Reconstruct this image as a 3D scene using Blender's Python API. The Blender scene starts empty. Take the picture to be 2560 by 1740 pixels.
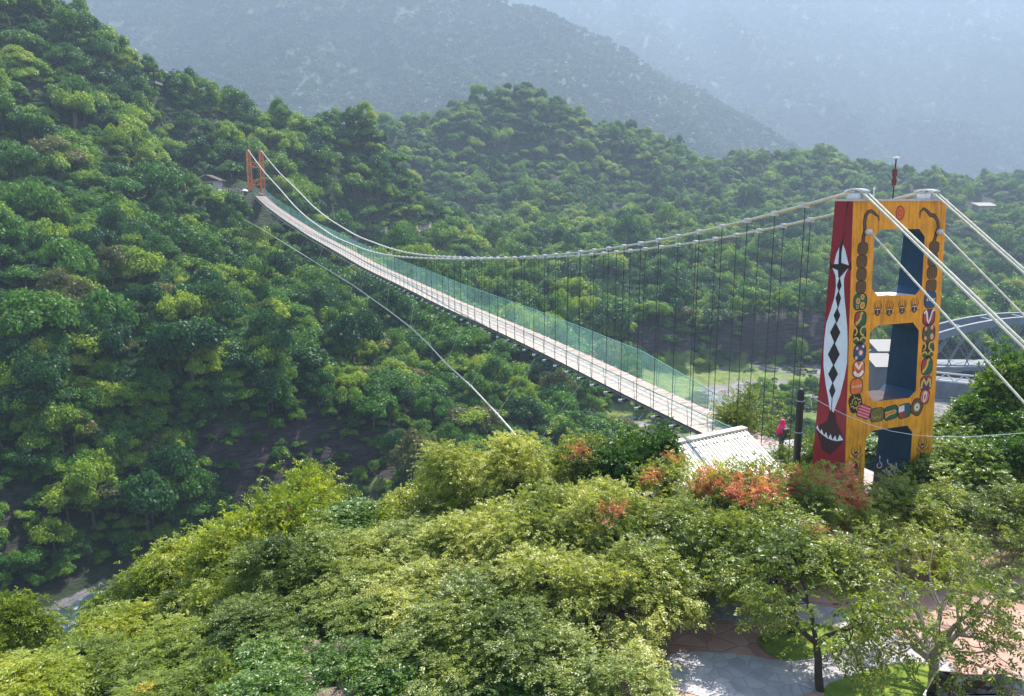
import bpy, bmesh, math, random
import numpy as np
from mathutils import Vector, Matrix

# ------------------------------------------------------------------ camera, light, sky
F = 1980.0                       # focal length in pixels of the 2560 px wide photograph
PITCH = math.radians(10.5); CP, SP = math.cos(PITCH), math.sin(PITCH)
C = bpy.context.scene.collection
scn = bpy.context.scene
cam_d = bpy.data.cameras.new('camera'); cam = bpy.data.objects.new('camera', cam_d); C.objects.link(cam)
cam_d.sensor_width = 36.0; cam_d.lens = 36.0 * F / 2560.0
cam_d.clip_start = 0.5; cam_d.clip_end = 20000
cam.location = (0, 0, 0); cam.rotation_euler = (math.pi / 2 - PITCH, 0, 0)
scn.camera = cam

SUN_EL, SUN_AZ = math.radians(53), math.radians(29)       # azimuth measured from +Y towards +X
world = bpy.data.worlds.new('World'); scn.world = world; world.use_nodes = True
wn = world.node_tree; wn.nodes.clear()
wo = wn.nodes.new('ShaderNodeOutputWorld'); wb = wn.nodes.new('ShaderNodeBackground')
ws = wn.nodes.new('ShaderNodeTexSky'); ws.sky_type = 'NISHITA'; ws.sun_disc = False
ws.sun_elevation = SUN_EL; ws.sun_rotation = SUN_AZ; ws.air_density = 1.2; ws.dust_density = 1.0
wb.inputs['Strength'].default_value = 0.125
wn.links.new(ws.outputs[0], wb.inputs[0]); wn.links.new(wb.outputs[0], wo.inputs[0])
sd = bpy.data.lights.new('sun', 'SUN'); sd.energy = 5.0; sd.angle = math.radians(0.5); sd.color = (1.0, 0.95, 0.86)
sun = bpy.data.objects.new('sun', sd); C.objects.link(sun)
SUNV = Vector((math.cos(SUN_EL) * math.sin(SUN_AZ), math.cos(SUN_EL) * math.cos(SUN_AZ), math.sin(SUN_EL)))
sun.rotation_euler = SUNV.to_track_quat('Z', 'Y').to_euler(); sun.location = (0, 0, 900)
vs = scn.view_settings
vs.view_transform = 'Standard'; vs.look = 'None'; vs.gamma = 1.0; vs.exposure = 1.32; vs.use_curve_mapping = False
cy = scn.cycles
cy.max_bounces = 6; cy.diffuse_bounces = 2; cy.glossy_bounces = 2; cy.transmission_bounces = 3
cy.transparent_max_bounces = 12; cy.volume_bounces = 0; cy.caustics_reflective = False; cy.caustics_refractive = False
cy.use_denoising = True
try: cy.denoiser = 'OPENIMAGEDENOISE'
except Exception: pass

# ------------------------------------------------------------------ pixel -> point helpers (2560 x 1740 photograph)
def ray(px, py):
    u = (px - 1280) / F; v = (870 - py) / F
    return np.array([u, CP + v * SP, -SP + v * CP])
def atY(px, py, Y): d = ray(px, py); return d * (Y / d[1])
def atZ(px, py, z): d = ray(px, py); return d * (z / d[2])
def onplane(px, py, p0, n): d = ray(px, py); return d * (float(np.dot(p0, n)) / float(np.dot(d, n)))
def proj(x, y, z):
    dep = y * CP - z * SP; up = y * SP + z * CP
    return 1280 + F * x / dep, 870 - F * up / dep

# ------------------------------------------------------------------ materials
def newmat(name):
    m = bpy.data.materials.new(name); m.use_nodes = True; nt = m.node_tree
    return m, nt, nt.nodes['Principled BSDF']
def N(nt, typ, **kw):
    n = nt.nodes.new(typ)
    for k, v in kw.items(): setattr(n, k, v)
    return n
def L(nt, a, b): nt.links.new(a, b)
def ramp(nt, stops, interp='LINEAR'):
    r = N(nt, 'ShaderNodeValToRGB'); r.color_ramp.interpolation = interp
    e = r.color_ramp.elements
    while len(e) < len(stops): e.new(0.5)
    for i, (p, c) in enumerate(stops):
        e[i].position = p; e[i].color = (c[0], c[1], c[2], 1)
    return r
def paint(name, col, rough=0.6, var=0.18, scale=3.0, bump=0.0, metal=0.0, stain=0.0):
    """painted / worn surface: base colour broken up by two noises"""
    m, nt, b = newmat(name)
    tc = N(nt, 'ShaderNodeTexCoord'); n1 = N(nt, 'ShaderNodeTexNoise'); n1.inputs['Scale'].default_value = scale
    n1.inputs['Detail'].default_value = 6; n1.inputs['Roughness'].default_value = 0.65
    L(nt, tc.outputs['Object'], n1.inputs['Vector'])
    d = tuple(max(0, c * (1 - var)) for c in col); u = tuple(min(1, c * (1 + var)) for c in col)
    r = ramp(nt, [(0.3, d), (0.7, u)]); L(nt, n1.outputs[0], r.inputs[0])
    out = r.outputs[0]
    if stain:
        mp = N(nt, 'ShaderNodeMapping'); mp.inputs['Scale'].default_value = (2.5, 2.5, 0.25)
        n2 = N(nt, 'ShaderNodeTexNoise'); n2.inputs['Scale'].default_value = 3.0; n2.inputs['Detail'].default_value = 5
        L(nt, tc.outputs['Object'], mp.inputs[0]); L(nt, mp.outputs[0], n2.inputs['Vector'])
        r2 = ramp(nt, [(0.45, (1, 1, 1)), (0.75, (1 - stain,) * 3)]); L(nt, n2.outputs[0], r2.inputs[0])
        mx = N(nt, 'ShaderNodeMix', data_type='RGBA', blend_type='MULTIPLY'); mx.inputs[0].default_value = 1
        L(nt, out, mx.inputs[6]); L(nt, r2.outputs[0], mx.inputs[7]); out = mx.outputs[2]
    L(nt, out, b.inputs['Base Color']); b.inputs['Roughness'].default_value = rough; b.inputs['Metallic'].default_value = metal
    if bump:
        bp = N(nt, 'ShaderNodeBump'); bp.inputs['Strength'].default_value = bump; bp.inputs['Distance'].default_value = 0.05
        L(nt, n1.outputs[0], bp.inputs['Height']); L(nt, bp.outputs[0], b.inputs['Normal'])
    return m

def leafmat(name, stops, transl=0.35, rough=0.5, obj_random=True, wscale=0.02, mixw=0.45, spec=0.35, tint=False):
    m, nt, b = newmat(name)
    gm = N(nt, 'ShaderNodeNewGeometry'); ns = N(nt, 'ShaderNodeTexNoise'); ns.inputs['Scale'].default_value = wscale
    ns.inputs['Detail'].default_value = 3
    L(nt, gm.outputs['Position'], ns.inputs['Vector'])
    oi = N(nt, 'ShaderNodeObjectInfo')
    at = N(nt, 'ShaderNodeAttribute'); at.attribute_name = 'tint'
    mx = N(nt, 'ShaderNodeMix', data_type='FLOAT'); mx.inputs[0].default_value = mixw
    L(nt, oi.outputs['Random'], mx.inputs[2])
    st = N(nt, 'ShaderNodeMapRange'); st.inputs[1].default_value = 0.3; st.inputs[2].default_value = 0.7
    L(nt, ns.outputs[0], st.inputs[0]); L(nt, st.outputs[0], mx.inputs[3])
    ad = N(nt, 'ShaderNodeMath', operation='MULTIPLY_ADD'); ad.inputs[1].default_value = 0.35; 
    L(nt, at.outputs['Fac'], ad.inputs[0]); L(nt, mx.outputs[0], ad.inputs[2])
    sb = N(nt, 'ShaderNodeMath', operation='SUBTRACT'); sb.inputs[1].default_value = 0.17; sb.use_clamp = True
    L(nt, ad.outputs[0], sb.inputs[0])
    r = ramp(nt, stops); L(nt, sb.outputs[0], r.inputs[0]); col = r.outputs[0]
    if tint:   # leaves whose own tint is above 1 are red / orange / yellow autumn leaves
        r2 = ramp(nt, [(0.0, (0.60, 0.44, 0.05)), (0.3, (0.66, 0.32, 0.14)), (0.7, (0.64, 0.24, 0.15)), (1.0, (0.58, 0.19, 0.16))])
        mr = N(nt, 'ShaderNodeMapRange'); mr.inputs[1].default_value = 2.0; mr.inputs[2].default_value = 3.0
        L(nt, at.outputs['Fac'], mr.inputs[0]); L(nt, mr.outputs[0], r2.inputs[0])
        gt = N(nt, 'ShaderNodeMath', operation='GREATER_THAN'); gt.inputs[1].default_value = 1.5
        L(nt, at.outputs['Fac'], gt.inputs[0])
        m2 = N(nt, 'ShaderNodeMix', data_type='RGBA'); L(nt, gt.outputs[0], m2.inputs[0])
        L(nt, col, m2.inputs[6]); L(nt, r2.outputs[0], m2.inputs[7]); col = m2.outputs[2]
    L(nt, col, b.inputs['Base Color']); b.inputs['Roughness'].default_value = rough
    b.inputs['Specular IOR Level'].default_value = spec
    tr = N(nt, 'ShaderNodeBsdfTranslucent')
    tw = N(nt, 'ShaderNodeMix', data_type='RGBA', blend_type='MULTIPLY'); tw.inputs[0].default_value = 1
    tw.inputs[7].default_value = (1.5, 1.5, 0.6, 1)
    L(nt, col, tw.inputs[6]); L(nt, tw.outputs[2], tr.inputs[0])
    ms = N(nt, 'ShaderNodeMixShader'); ms.inputs[0].default_value = transl
    L(nt, b.outputs[0], ms.inputs[1]); L(nt, tr.outputs[0], ms.inputs[2])
    L(nt, ms.outputs[0], nt.nodes['Material Output'].inputs[0])
    return m

# ------------------------------------------------------------------ mesh helpers
def tag(o, label=None, cat=None, group=None, kind=None):
    if label: o['label'] = label
    if cat: o['category'] = cat
    if group: o['group'] = group
    if kind: o['kind'] = kind
    return o
def link(name, me, parent=None):
    o = bpy.data.objects.new(name, me); C.objects.link(o)
    if parent is not None: o.parent = parent
    return o
def empty(name, loc=(0, 0, 0), rz=0.0):
    o = bpy.data.objects.new(name, None); C.objects.link(o); o.location = loc; o.rotation_euler = (0, 0, rz)
    o.empty_display_size = 0.3
    return o
def fastmesh(name, verts, nper, mats, smooth=False, attrs=None, matidx=None):
    """mesh from an (n, nper, 3) array of loose polygons"""
    verts = np.asarray(verts, dtype=np.float32); n = verts.shape[0]
    me = bpy.data.meshes.new(name)
    me.vertices.add(n * nper); me.vertices.foreach_set('co', verts.reshape(-1))
    me.loops.add(n * nper); me.loops.foreach_set('vertex_index', np.arange(n * nper, dtype=np.int32))
    me.polygons.add(n); me.polygons.foreach_set('loop_start', np.arange(0, n * nper, nper, dtype=np.int32))
    me.polygons.foreach_set('loop_total', np.full(n, nper, dtype=np.int32))
    if matidx is not None: me.polygons.foreach_set('material_index', np.asarray(matidx, dtype=np.int32))
    me.update(calc_edges=True)
    for m in mats: me.materials.append(m)
    if attrs is not None:
        for k, a in attrs.items():
            at = me.attributes.new(k, 'FLOAT', 'FACE'); at.data.foreach_set('value', np.asarray(a, dtype=np.float32))
    return me
def gridmesh(name, X, Y, Z, mats, attrs=None, smooth=True):
    r, c = X.shape
    me = bpy.data.meshes.new(name)
    v = np.stack([X, Y, Z], -1).reshape(-1, 3).astype(np.float32)
    idx = np.arange(r * c).reshape(r, c)
    f = np.stack([idx[:-1, :-1], idx[:-1, 1:], idx[1:, 1:], idx[1:, :-1]], -1).reshape(-1, 4).astype(np.int32)
    me.vertices.add(len(v)); me.vertices.foreach_set('co', v.reshape(-1))
    me.loops.add(f.size); me.loops.foreach_set('vertex_index', f.reshape(-1))
    me.polygons.add(len(f)); me.polygons.foreach_set('loop_start', np.arange(0, f.size, 4, dtype=np.int32))
    me.polygons.foreach_set('loop_total', np.full(len(f), 4, dtype=np.int32))
    me.polygons.foreach_set('use_smooth', np.full(len(f), smooth))
    me.update(calc_edges=True)
    for m in mats: me.materials.append(m)
    if attrs:
        for k, a in attrs.items():
            at = me.attributes.new(k, 'FLOAT', 'POINT'); at.data.foreach_set('value', np.asarray(a, dtype=np.float32).reshape(-1))
    return me

class MB:
    """collects boxes, tubes and polygons; build() links them as ONE mesh object"""
    def __init__(s): s.v = []; s.f = []; s.m = []
    def add(s, vs, fs, mi=0):
        o = len(s.v); s.v += [tuple(map(float, p)) for p in vs]; s.f += [tuple(i + o for i in f) for f in fs]; s.m += [mi] * len(fs)
    def obox(s, c, ax, ay, az, mi=0):
        c, ax, ay, az = (np.array(q, dtype=float) for q in (c, ax, ay, az))
        vs = [c + sx * ax + sy * ay + sz * az for sz in (-1, 1) for sy in (-1, 1) for sx in (-1, 1)]
        s.add(vs, [(0, 2, 3, 1), (4, 5, 7, 6), (0, 1, 5, 4), (2, 6, 7, 3), (0, 4, 6, 2), (1, 3, 7, 5)], mi)
    def box(s, x0, x1, y0, y1, z0, z1, mi=0):
        s.obox(((x0 + x1) / 2, (y0 + y1) / 2, (z0 + z1) / 2), ((x1 - x0) / 2, 0, 0), (0, (y1 - y0) / 2, 0), (0, 0, (z1 - z0) / 2), mi)
    def tube(s, pts, r, n=8, mi=0, cap=True):
        pts = [np.array(p, dtype=float) for p in pts]; k = len(pts)
        rs = r if hasattr(r, '__len__') else [r] * k
        base = len(s.v); up = np.array([0, 0, 1.0]); 
        for i, p in enumerate(pts):
            t = pts[min(i + 1, k - 1)] - pts[max(i - 1, 0)]; t = t / (np.linalg.norm(t) + 1e-9)
            a = np.cross(t, up)
            if np.linalg.norm(a) < 1e-3: a = np.cross(t, np.array([1.0, 0, 0]))
            a /= np.linalg.norm(a); b = np.cross(t, a)
            for j in range(n):
                an = 2 * math.pi * j / n
                s.v.append(tuple(p + rs[i] * (math.cos(an) * a + math.sin(an) * b)))
        for i in range(k - 1):
            for j in range(n):
                j2 = (j + 1) % n
                s.f.append((base + i * n + j, base + i * n + j2, base + (i + 1) * n + j2, base + (i + 1) * n + j)); s.m.append(mi)
        if cap:
            s.f.append(tuple(base + j for j in reversed(range(n)))); s.f.append(tuple(base + (k - 1) * n + j for j in range(n))); s.m += [mi, mi]
    def bar(s, a, b, w, h=None, mi=0, up=(0, 0, 1)):
        a = np.array(a, dtype=float); b = np.array(b, dtype=float); h = h or w
        t = b - a; l = np.linalg.norm(t); t = t / l; x = np.cross(t, np.array(up, dtype=float))
        if np.linalg.norm(x) < 1e-3: x = np.cross(t, np.array([1.0, 0, 0]))
        x /= np.linalg.norm(x); y = np.cross(t, x)
        s.obox((a + b) / 2, x * w / 2, y * h / 2, t * l / 2, mi)
    def lathe(s, c, prof, n=16, mi=0):
        """prof: list of (radius, z) around a vertical axis through c"""
        base = len(s.v)
        for (r, z) in prof:
            for j in range(n):
                a = 2 * math.pi * j / n; s.v.append((c[0] + r * math.cos(a), c[1] + r * math.sin(a), c[2] + z))
        for i in range(len(prof) - 1):
            for j in range(n):
                j2 = (j + 1) % n
                s.f.append((base + i * n + j, base + i * n + j2, base + (i + 1) * n + j2, base + (i + 1) * n + j)); s.m.append(mi)
        s.f.append(tuple(base + j for j in reversed(range(n)))); s.f.append(tuple(base + (len(prof) - 1) * n + j for j in range(n))); s.m += [mi, mi]
    def build(s, name, mats, parent=None, smooth=False, bevel=0.0):
        if not isinstance(mats, (list, tuple)): mats = [mats]
        me = bpy.data.meshes.new(name); me.from_pydata(s.v, [], s.f)
        me.polygons.foreach_set('material_index', s.m)
        if smooth: me.polygons.foreach_set('use_smooth', [True] * len(s.f))
        for m in mats: me.materials.append(m)
        me.update(); o = link(name, me, parent)
        if bevel:
            bv = o.modifiers.new('bevel', 'BEVEL'); bv.width = bevel; bv.segments = 2; bv.limit_method = 'ANGLE'
        return o

# value noise (numpy) used for terrain relief
def _hash(ix, iy, seed):
    h = (ix.astype(np.int64) * 374761393 + iy.astype(np.int64) * 668265263 + seed * 982451653) & 0xffffffff
    h = ((h ^ (h >> 13)) * 1274126177) & 0xffffffff
    return ((h ^ (h >> 16)) & 0xffff) / 65535.0
def vnoise(x, y, seed=0):
    ix, iy = np.floor(x), np.floor(y); fx, fy = x - ix, y - iy
    fx = fx * fx * (3 - 2 * fx); fy = fy * fy * (3 - 2 * fy)
    a, b, c_, d = _hash(ix, iy, seed), _hash(ix + 1, iy, seed), _hash(ix, iy + 1, seed), _hash(ix + 1, iy + 1, seed)
    return (a * (1 - fx) + b * fx) * (1 - fy) + (c_ * (1 - fx) + d * fx) * fy
def fbm(x, y, seed=0, octv=4):
    s = np.zeros_like(x); a = 0.5
    for i in range(octv): s += a * (vnoise(x, y, seed + i) - 0.5); x = x * 2.03; y = y * 2.03; a *= 0.5
    return s * 2

# ------------------------------------------------------------------ terrain
# canopy tops seen in the photograph (pixel, pixel, distance north), trees stand about 5 m above the ground
CAN = [
 (0,0,280),(140,42,285),(330,148,300),(560,245,330),(700,280,345),(930,288,372),
 (0,300,225),(300,300,262),(560,380,310),(800,400,330),(900,420,352),
 (0,600,175),(300,600,200),(0,800,145),(300,800,165),(600,800,182),
 (480,470,262),(760,560,285),(860,580,325),
 (600,610,240),(0,940,124),(300,950,139),(600,950,143),
 (0,1150,113),(300,1150,125),(600,1100,136),(0,1400,104),(300,1380,113),(600,1240,131),
 (800,700,250),(800,850,192),(800,980,152),(800,1180,142),
 (1000,700,278),(1000,850,200),(1000,1000,160),(1000,1120,146),
 (1200,720,285),(1200,850,205),(1200,960,175),(1200,1060,160),
 (1400,740,305),(1400,880,220),(1400,1000,186),
 (1560,760,325),(1560,900,235),(1560,1000,206),
 (1750,640,370),(1750,760,330),(1750,840,300),
 (1900,700,380),(1950,800,340),(2030,840,322),
 (1000,600,400),(1200,545,435),(1400,540,450),(1700,530,470),(2000,560,480),
 (1300,640,360),(1500,660,370),
 (1290,205,650),(1225,222,648),(1365,238,655),(1130,268,645),(1010,305,640),(930,330,630),(1500,290,680),(1660,332,700),(1800,378,715),(2000,398,735),(2200,432,750),(2420,455,760),(2560,425,900),(2700,420,900),
 (1000,400,560),(1000,520,490),(1200,400,585),(1200,500,520),(1300,310,620),(1500,420,610),(1500,510,545),(1800,450,640),(1800,520,560),
 (2100,520,610),(2300,560,560),(2500,530,600),(2500,640,470),(2400,720,400),(2560,740,390),(2250,800,335),(2650,700,430),
 (-300,0,260),(-300,600,165),(-300,1150,105),
]
WORLDPTS = [  # (x, y, ground z)
 # drop behind the left ridge and behind the middle ridge
 (-260,340,48),(-200,370,30),(-120,410,5),(-60,440,-10),(-320,420,20),
 (-60,820,0),(60,860,-10),(180,880,-20),(300,900,-30),(420,1000,-30),(-200,700,-20),
 # valley between the left spur and the middle ridge
 (-20,420,-24),(-40,470,-20),(-60,520,-10),
 # far tower terrace
 (-90,281,2.3),(-80,276,1.0),(-97,277,2.0),(-108,280,3.0),(-116,282,3.0),(-90,292,5.0),
 # river bed
 (-160,92,-57),(-100,97,-57),(-62,93,-57.5),(-40,95,-57.5),(-20,108,-57.5),(0,122,-57.5),(20,135,-57.3),(34,150,-57),(48,170,-56.9),
 (60,190,-56.8),(72,215,-56.6),(66,240,-56.6),(60,250,-56.6),(85,235,-56.6),(100,215,-56.6),(120,200,-56.6),(140,190,-56.6),(95,250,-56.4),(130,232,-56.4),(150,222,-56.4),
 (170,205,-56.6),(200,190,-56),(110,262,-55),(140,262,-52),(170,250,-52),(45,215,-55.5),(40,195,-55.5),
 # cliff above the beach
 (50,262,-45),(60,267,-43),(75,275,-41),(88,277,-40),(102,279,-40),(116,279,-41),(52,256,-56),(62,261,-56),(75,269,-56),(88,271,-56),(102,272,-56),(116,272,-55),
 (-100,97,-56),(-62,99,-57),(-30,107,-57),(0,135,-57),(50,205,-56),
 # near bank
 (-5,16,-14.5),(10,10,-14.5),(25,15,-14.5),(10,22,-14.5),(20,25,-14.5),(28,30,-14.5),(10,30,-14.5),(20,35,-14.5),(16,40,-14.6),(30,40,-14.6),
 (0,26,-14.6),(2,33,-15),(-8,24,-15.2),(-12,16,-15),(-10,32,-18),(-18,28,-19),(-22,18,-17),(-26,40,-27),(-35,28,-24),(-8,42,-23),(4,42,-19),
 (40,20,-14),(42,40,-14.5),(60,30,-14),(60,60,-15),(40,55,-17),(48,70,-19),(24,48,-17.5),(12,47,-19),(20,60,-27),(4,56,-30),(34,64,-24),
 (-20,60,-40),(0,72,-42),(20,78,-42),(40,90,-38),(60,95,-30),(-45,55,-38),(-40,78,-52),(-10,88,-54),(15,105,-54),(38,120,-54),(60,135,-52),(80,150,-52),(90,120,-34),(120,140,-40),
 (-80,40,-32),(-80,75,-52),(-120,30,-30),(-120,75,-54),(0,-10,-13),(40,-10,-12),(-40,-10,-13),(100,-10,-8),(-100,-10,-14),(100,60,-18),(150,120,-40),(200,150,-50),(0,-60,-8),(100,-60,0),(-100,-60,-5),
 (150,40,-12),(220,80,-20),(320,150,-40),(300,260,-40),(330,400,-10),(-260,60,-40),(-250,120,-40),(-400,250,40),(-400,120,-10),(-500,600,60),
]
TP = []
for (px, py, Y) in CAN:
    p = atY(px, py, Y); TP.append((p[0], p[1], p[2] - (5.0 if Y < 420 else 7.0)))
TP += WORLDPTS
TP = np.array(TP, dtype=float)
def _phi(d2): return np.sqrt(d2 + 36.0)
_A = _phi(((TP[:, None, :2] - TP[None, :, :2]) ** 2).sum(-1)); _n = len(TP)
_M = np.zeros((_n + 3, _n + 3)); _M[:_n, :_n] = _A + np.eye(_n) * (-0.8); _M[:_n, _n] = 1; _M[:_n, _n + 1:] = TP[:, :2] / 100
_M[_n, :_n] = 1; _M[_n + 1:, :_n] = TP[:, :2].T / 100
_W = np.linalg.solve(_M, np.concatenate([TP[:, 2], np.zeros(3)]))
def sstep(a, b, x): t = np.clip((x - a) / (b - a), 0, 1); return t * t * (3 - 2 * t)
def H(x, y):
    x = np.asarray(x, dtype=float); y = np.asarray(y, dtype=float); sh = x.shape; xf, yf = x.ravel(), y.ravel()
    out = np.empty(len(xf))
    for i in range(0, len(xf), 20000):
        a, b = xf[i:i + 20000], yf[i:i + 20000]
        d2 = (a[:, None] - TP[None, :, 0]) ** 2 + (b[:, None] - TP[None, :, 1]) ** 2
        out[i:i + 20000] = _phi(d2) @ _W[:_n] + _W[_n] + (a * _W[_n + 1] + b * _W[_n + 2]) / 100
    amp = sstep(60, 140, yf) * sstep(-56, -50, out)
    out = out + amp * (8.0 * fbm(xf / 34, yf / 34, 3, 4) + 6.0 * fbm(xf / 80, yf / 80, 17, 2)) + sstep(350, 600, yf) * (13 * fbm(xf / 95, yf / 120, 9, 3) + 10 * fbm(xf / 34, yf / 40, 14, 3))
    out = np.where((xf > 36) & (yf > 200) & (yf < 300), np.maximum(out, -56.7), out)
    # flat stone plaza by the near tower
    pl = (1 - sstep(-3, -13, xf) ) if False else sstep(-14, -4, xf) * (1 - sstep(42, 48, xf)) * (1 - sstep(37, 43, yf)) * sstep(2, 10, yf)
    out = out * (1 - pl) + (-14.5) * pl
    return np.maximum(out, -57.9).reshape(sh)

# ------------------------------------------------------------------ ground sheet
def ground_material():
    m, nt, b = newmat('forest_soil_and_rock')
    gm = N(nt, 'ShaderNodeNewGeometry'); sp = N(nt, 'ShaderNodeSeparateXYZ'); L(nt, gm.outputs['Normal'], sp.inputs[0])
    n1 = N(nt, 'ShaderNodeTexNoise'); n1.inputs['Scale'].default_value = 0.35; n1.inputs['Detail'].default_value = 8
    L(nt, gm.outputs['Position'], n1.inputs['Vector'])
    mp = N(nt, 'ShaderNodeMapping'); mp.inputs['Rotation'].default_value = (0.5, 0.35, 0); mp.inputs['Scale'].default_value = (0.25, 0.25, 1.6)
    L(nt, gm.outputs['Position'], mp.inputs[0])
    n2 = N(nt, 'ShaderNodeTexNoise'); n2.inputs['Scale'].default_value = 0.9; n2.inputs['Detail'].default_value = 9; n2.inputs['Roughness'].default_value = 0.7
    L(nt, mp.outputs[0], n2.inputs['Vector'])
    soil = ramp(nt, [(0.3, (0.012, 0.024, 0.008)), (0.5, (0.025, 0.048, 0.012)), (0.75, (0.05, 0.065, 0.02))]); L(nt, n1.outputs[0], soil.inputs[0])
    rock = ramp(nt, [(0.3, (0.022, 0.017, 0.017)), (0.5, (0.062, 0.047, 0.045)), (0.62, (0.12, 0.095, 0.09)), (0.75, (0.22, 0.18, 0.17))]); L(nt, n2.outputs[0], rock.inputs[0])
    grav = ramp(nt, [(0.3, (0.16, 0.145, 0.15)), (0.55, (0.28, 0.26, 0.26)), (0.7, (0.42, 0.38, 0.36))]); L(nt, n1.outputs[0], grav.inputs[0])
    grass = ramp(nt, [(0.3, (0.10, 0.16, 0.03)), (0.6, (0.20, 0.26, 0.05)), (0.8, (0.32, 0.31, 0.13))]); L(nt, n1.outputs[0], grass.inputs[0])
    def fac(name):
        a = N(nt, 'ShaderNodeAttribute'); a.attribute_name = name
        ad = N(nt, 'ShaderNodeMath', operation='ADD'); sc = N(nt, 'ShaderNodeMath', operation='MULTIPLY_ADD')
        sc.inputs[1].default_value = 0.9; sc.inputs[2].default_value = -0.45; L(nt, n1.outputs[0], sc.inputs[0])
        L(nt, a.outputs['Fac'], ad.inputs[0]); L(nt, sc.outputs[0], ad.inputs[1])
        r = N(nt, 'ShaderNodeMapRange'); r.inputs[1].default_value = 0.4; r.inputs[2].default_value = 0.6; L(nt, ad.outputs[0], r.inputs[0])
        return r.outputs[0]
    def mix(f, a, c):
        x = N(nt, 'ShaderNodeMix', data_type='RGBA'); L(nt, f, x.inputs[0]); L(nt, a, x.inputs[6]); L(nt, c, x.inputs[7]); return x.outputs[2]
    c1 = mix(fac('rock'), soil.outputs[0], rock.outputs[0])
    c2 = mix(fac('gravel'), c1, grav.outputs[0])
    c3 = mix(fac('grass'), c2, grass.outputs[0])
    L(nt, c3, b.inputs['Base Color']); b.inputs['Roughness'].default_value = 0.9
    bp = N(nt, 'ShaderNodeBump'); bp.inputs['Strength'].default_value = 1.0; bp.inputs['Distance'].default_value = 2.6
    L(nt, n2.outputs[0], bp.inputs['Height']); L(nt, bp.outputs[0], b.inputs['Normal'])
    return m
M_ground = ground_material()
yy = np.concatenate([np.arange(-90, 20, 4.), np.arange(20, 300, 1.3), np.arange(300, 1080, 4.)])
aa = np.linspace(-1, 1, 420)
Yg, Ag = np.meshgrid(yy, aa, indexing='ij'); Xg = Ag * (90 + 0.8 * np.maximum(Yg, 0)); Zg = H(Xg, Yg)
gy, gx = np.gradient(Zg); dyy = np.gradient(yy)[:, None]; dxx = np.gradient(Xg, axis=1)
slope = np.hypot(gy / dyy, gx / dxx)
def blob(x, y, cx, cy_, rx, ry): return np.clip(1.3 - np.hypot((x - cx) / rx, (y - cy_) / ry), 0, 1)
def rockmask(x, y, z, s):
    r = sstep(1.0, 1.8, s) * (y > 60) * (y < 175) * (z < -12) * sstep(0.50, 0.66, vnoise(x / 9, y / 9 + z / 9, 41)) * 0.9
    px, py = proj(x, y, z)
    r = np.maximum(r, sstep(1.25, 0.8, np.hypot((px - 740) / 250, (py - 1165) / 130) + 0.5 * (vnoise(x / 7, z / 6, 44) - .5)) * (y > 100) * (y < 175))
    r = np.maximum(r, ((px > 1540) & (px < 2075) & (y > 250) & (y < 290) & (s > 0.7)) * 0.95)
    r = np.maximum(r, 0.55 * blob(x, y, -75, 112, 22, 9))
    return r
def gravmask(x, y, z):
    g = sstep(-55.6, -56.3, z) * (y > 130)
    return np.maximum(g, sstep(-56.4, -56.9, z))
def grassmask(x, y, z):
    px, py = proj(x, y, z)
    g = sstep(1.15, 0.7, np.hypot((px - 1700) / 150, (py - 962) / 62)) * (y > 130)
    g = np.maximum(g, np.clip(0.45 + 0.9 * fbm(x / 16, y / 16, 71), 0, .8) * (y > 130) * (z < -52) * (px < 2100)); g = np.maximum(g, 0.8 * (y > 246) * (z < -50) * (px < 1800)); g = g
    g = np.maximum(g, 0.8 * (y < 45) * (y > 0) * (z > -20))
    g = g * (1 - 0.9 * sstep(1.3, 0.7, np.hypot((px - 1800) / 95, (py - 1015) / 55)) * (y > 130))
    return g
rk = rockmask(Xg, Yg, Zg, slope)
Zr = Zg + rk * (2.2 * fbm(Xg / 5, Yg / 5 + Zg / 3, 21, 4))          # broken relief on bare rock
GM = gridmesh('ground', Xg, Yg, Zr, [M_ground], {'rock': rk, 'gravel': gravmask(Xg, Yg, Zg), 'grass': grassmask(Xg, Yg, Zg)})
tag(link('ground', GM), kind='structure')

# river
def water_material():
    m, nt, b = newmat('river_water')
    gm = N(nt, 'ShaderNodeNewGeometry'); n1 = N(nt, 'ShaderNodeTexNoise'); n1.inputs['Scale'].default_value = 0.5; n1.inputs['Detail'].default_value = 7
    n1.inputs['Distortion'].default_value = 1.2
    L(nt, gm.outputs['Position'], n1.inputs['Vector'])
    r = ramp(nt, [(0.5, (0.03, 0.05, 0.07)), (0.6, (0.06, 0.09, 0.12)), (0.74, (0.45, 0.5, 0.53))]); L(nt, n1.outputs[0], r.inputs[0])
    L(nt, r.outputs[0], b.inputs['Base Color']); b.inputs['Roughness'].default_value = 0.18
    bp = N(nt, 'ShaderNodeBump'); bp.inputs['Strength'].default_value = 0.5; bp.inputs['Distance'].default_value = 0.3
    L(nt, n1.outputs[0], bp.inputs['Height']); L(nt, bp.outputs[0], b.inputs['Normal'])
    return m
wx, wy = np.meshgrid(np.linspace(-260, 330, 60), np.linspace(70, 290, 30))
tag(link('river', gridmesh('river', wx, wy, np.full(wx.shape, -57.0) + 0.08 * fbm(wx / 4, wy / 4, 5), [water_material()])), kind='structure')

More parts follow.
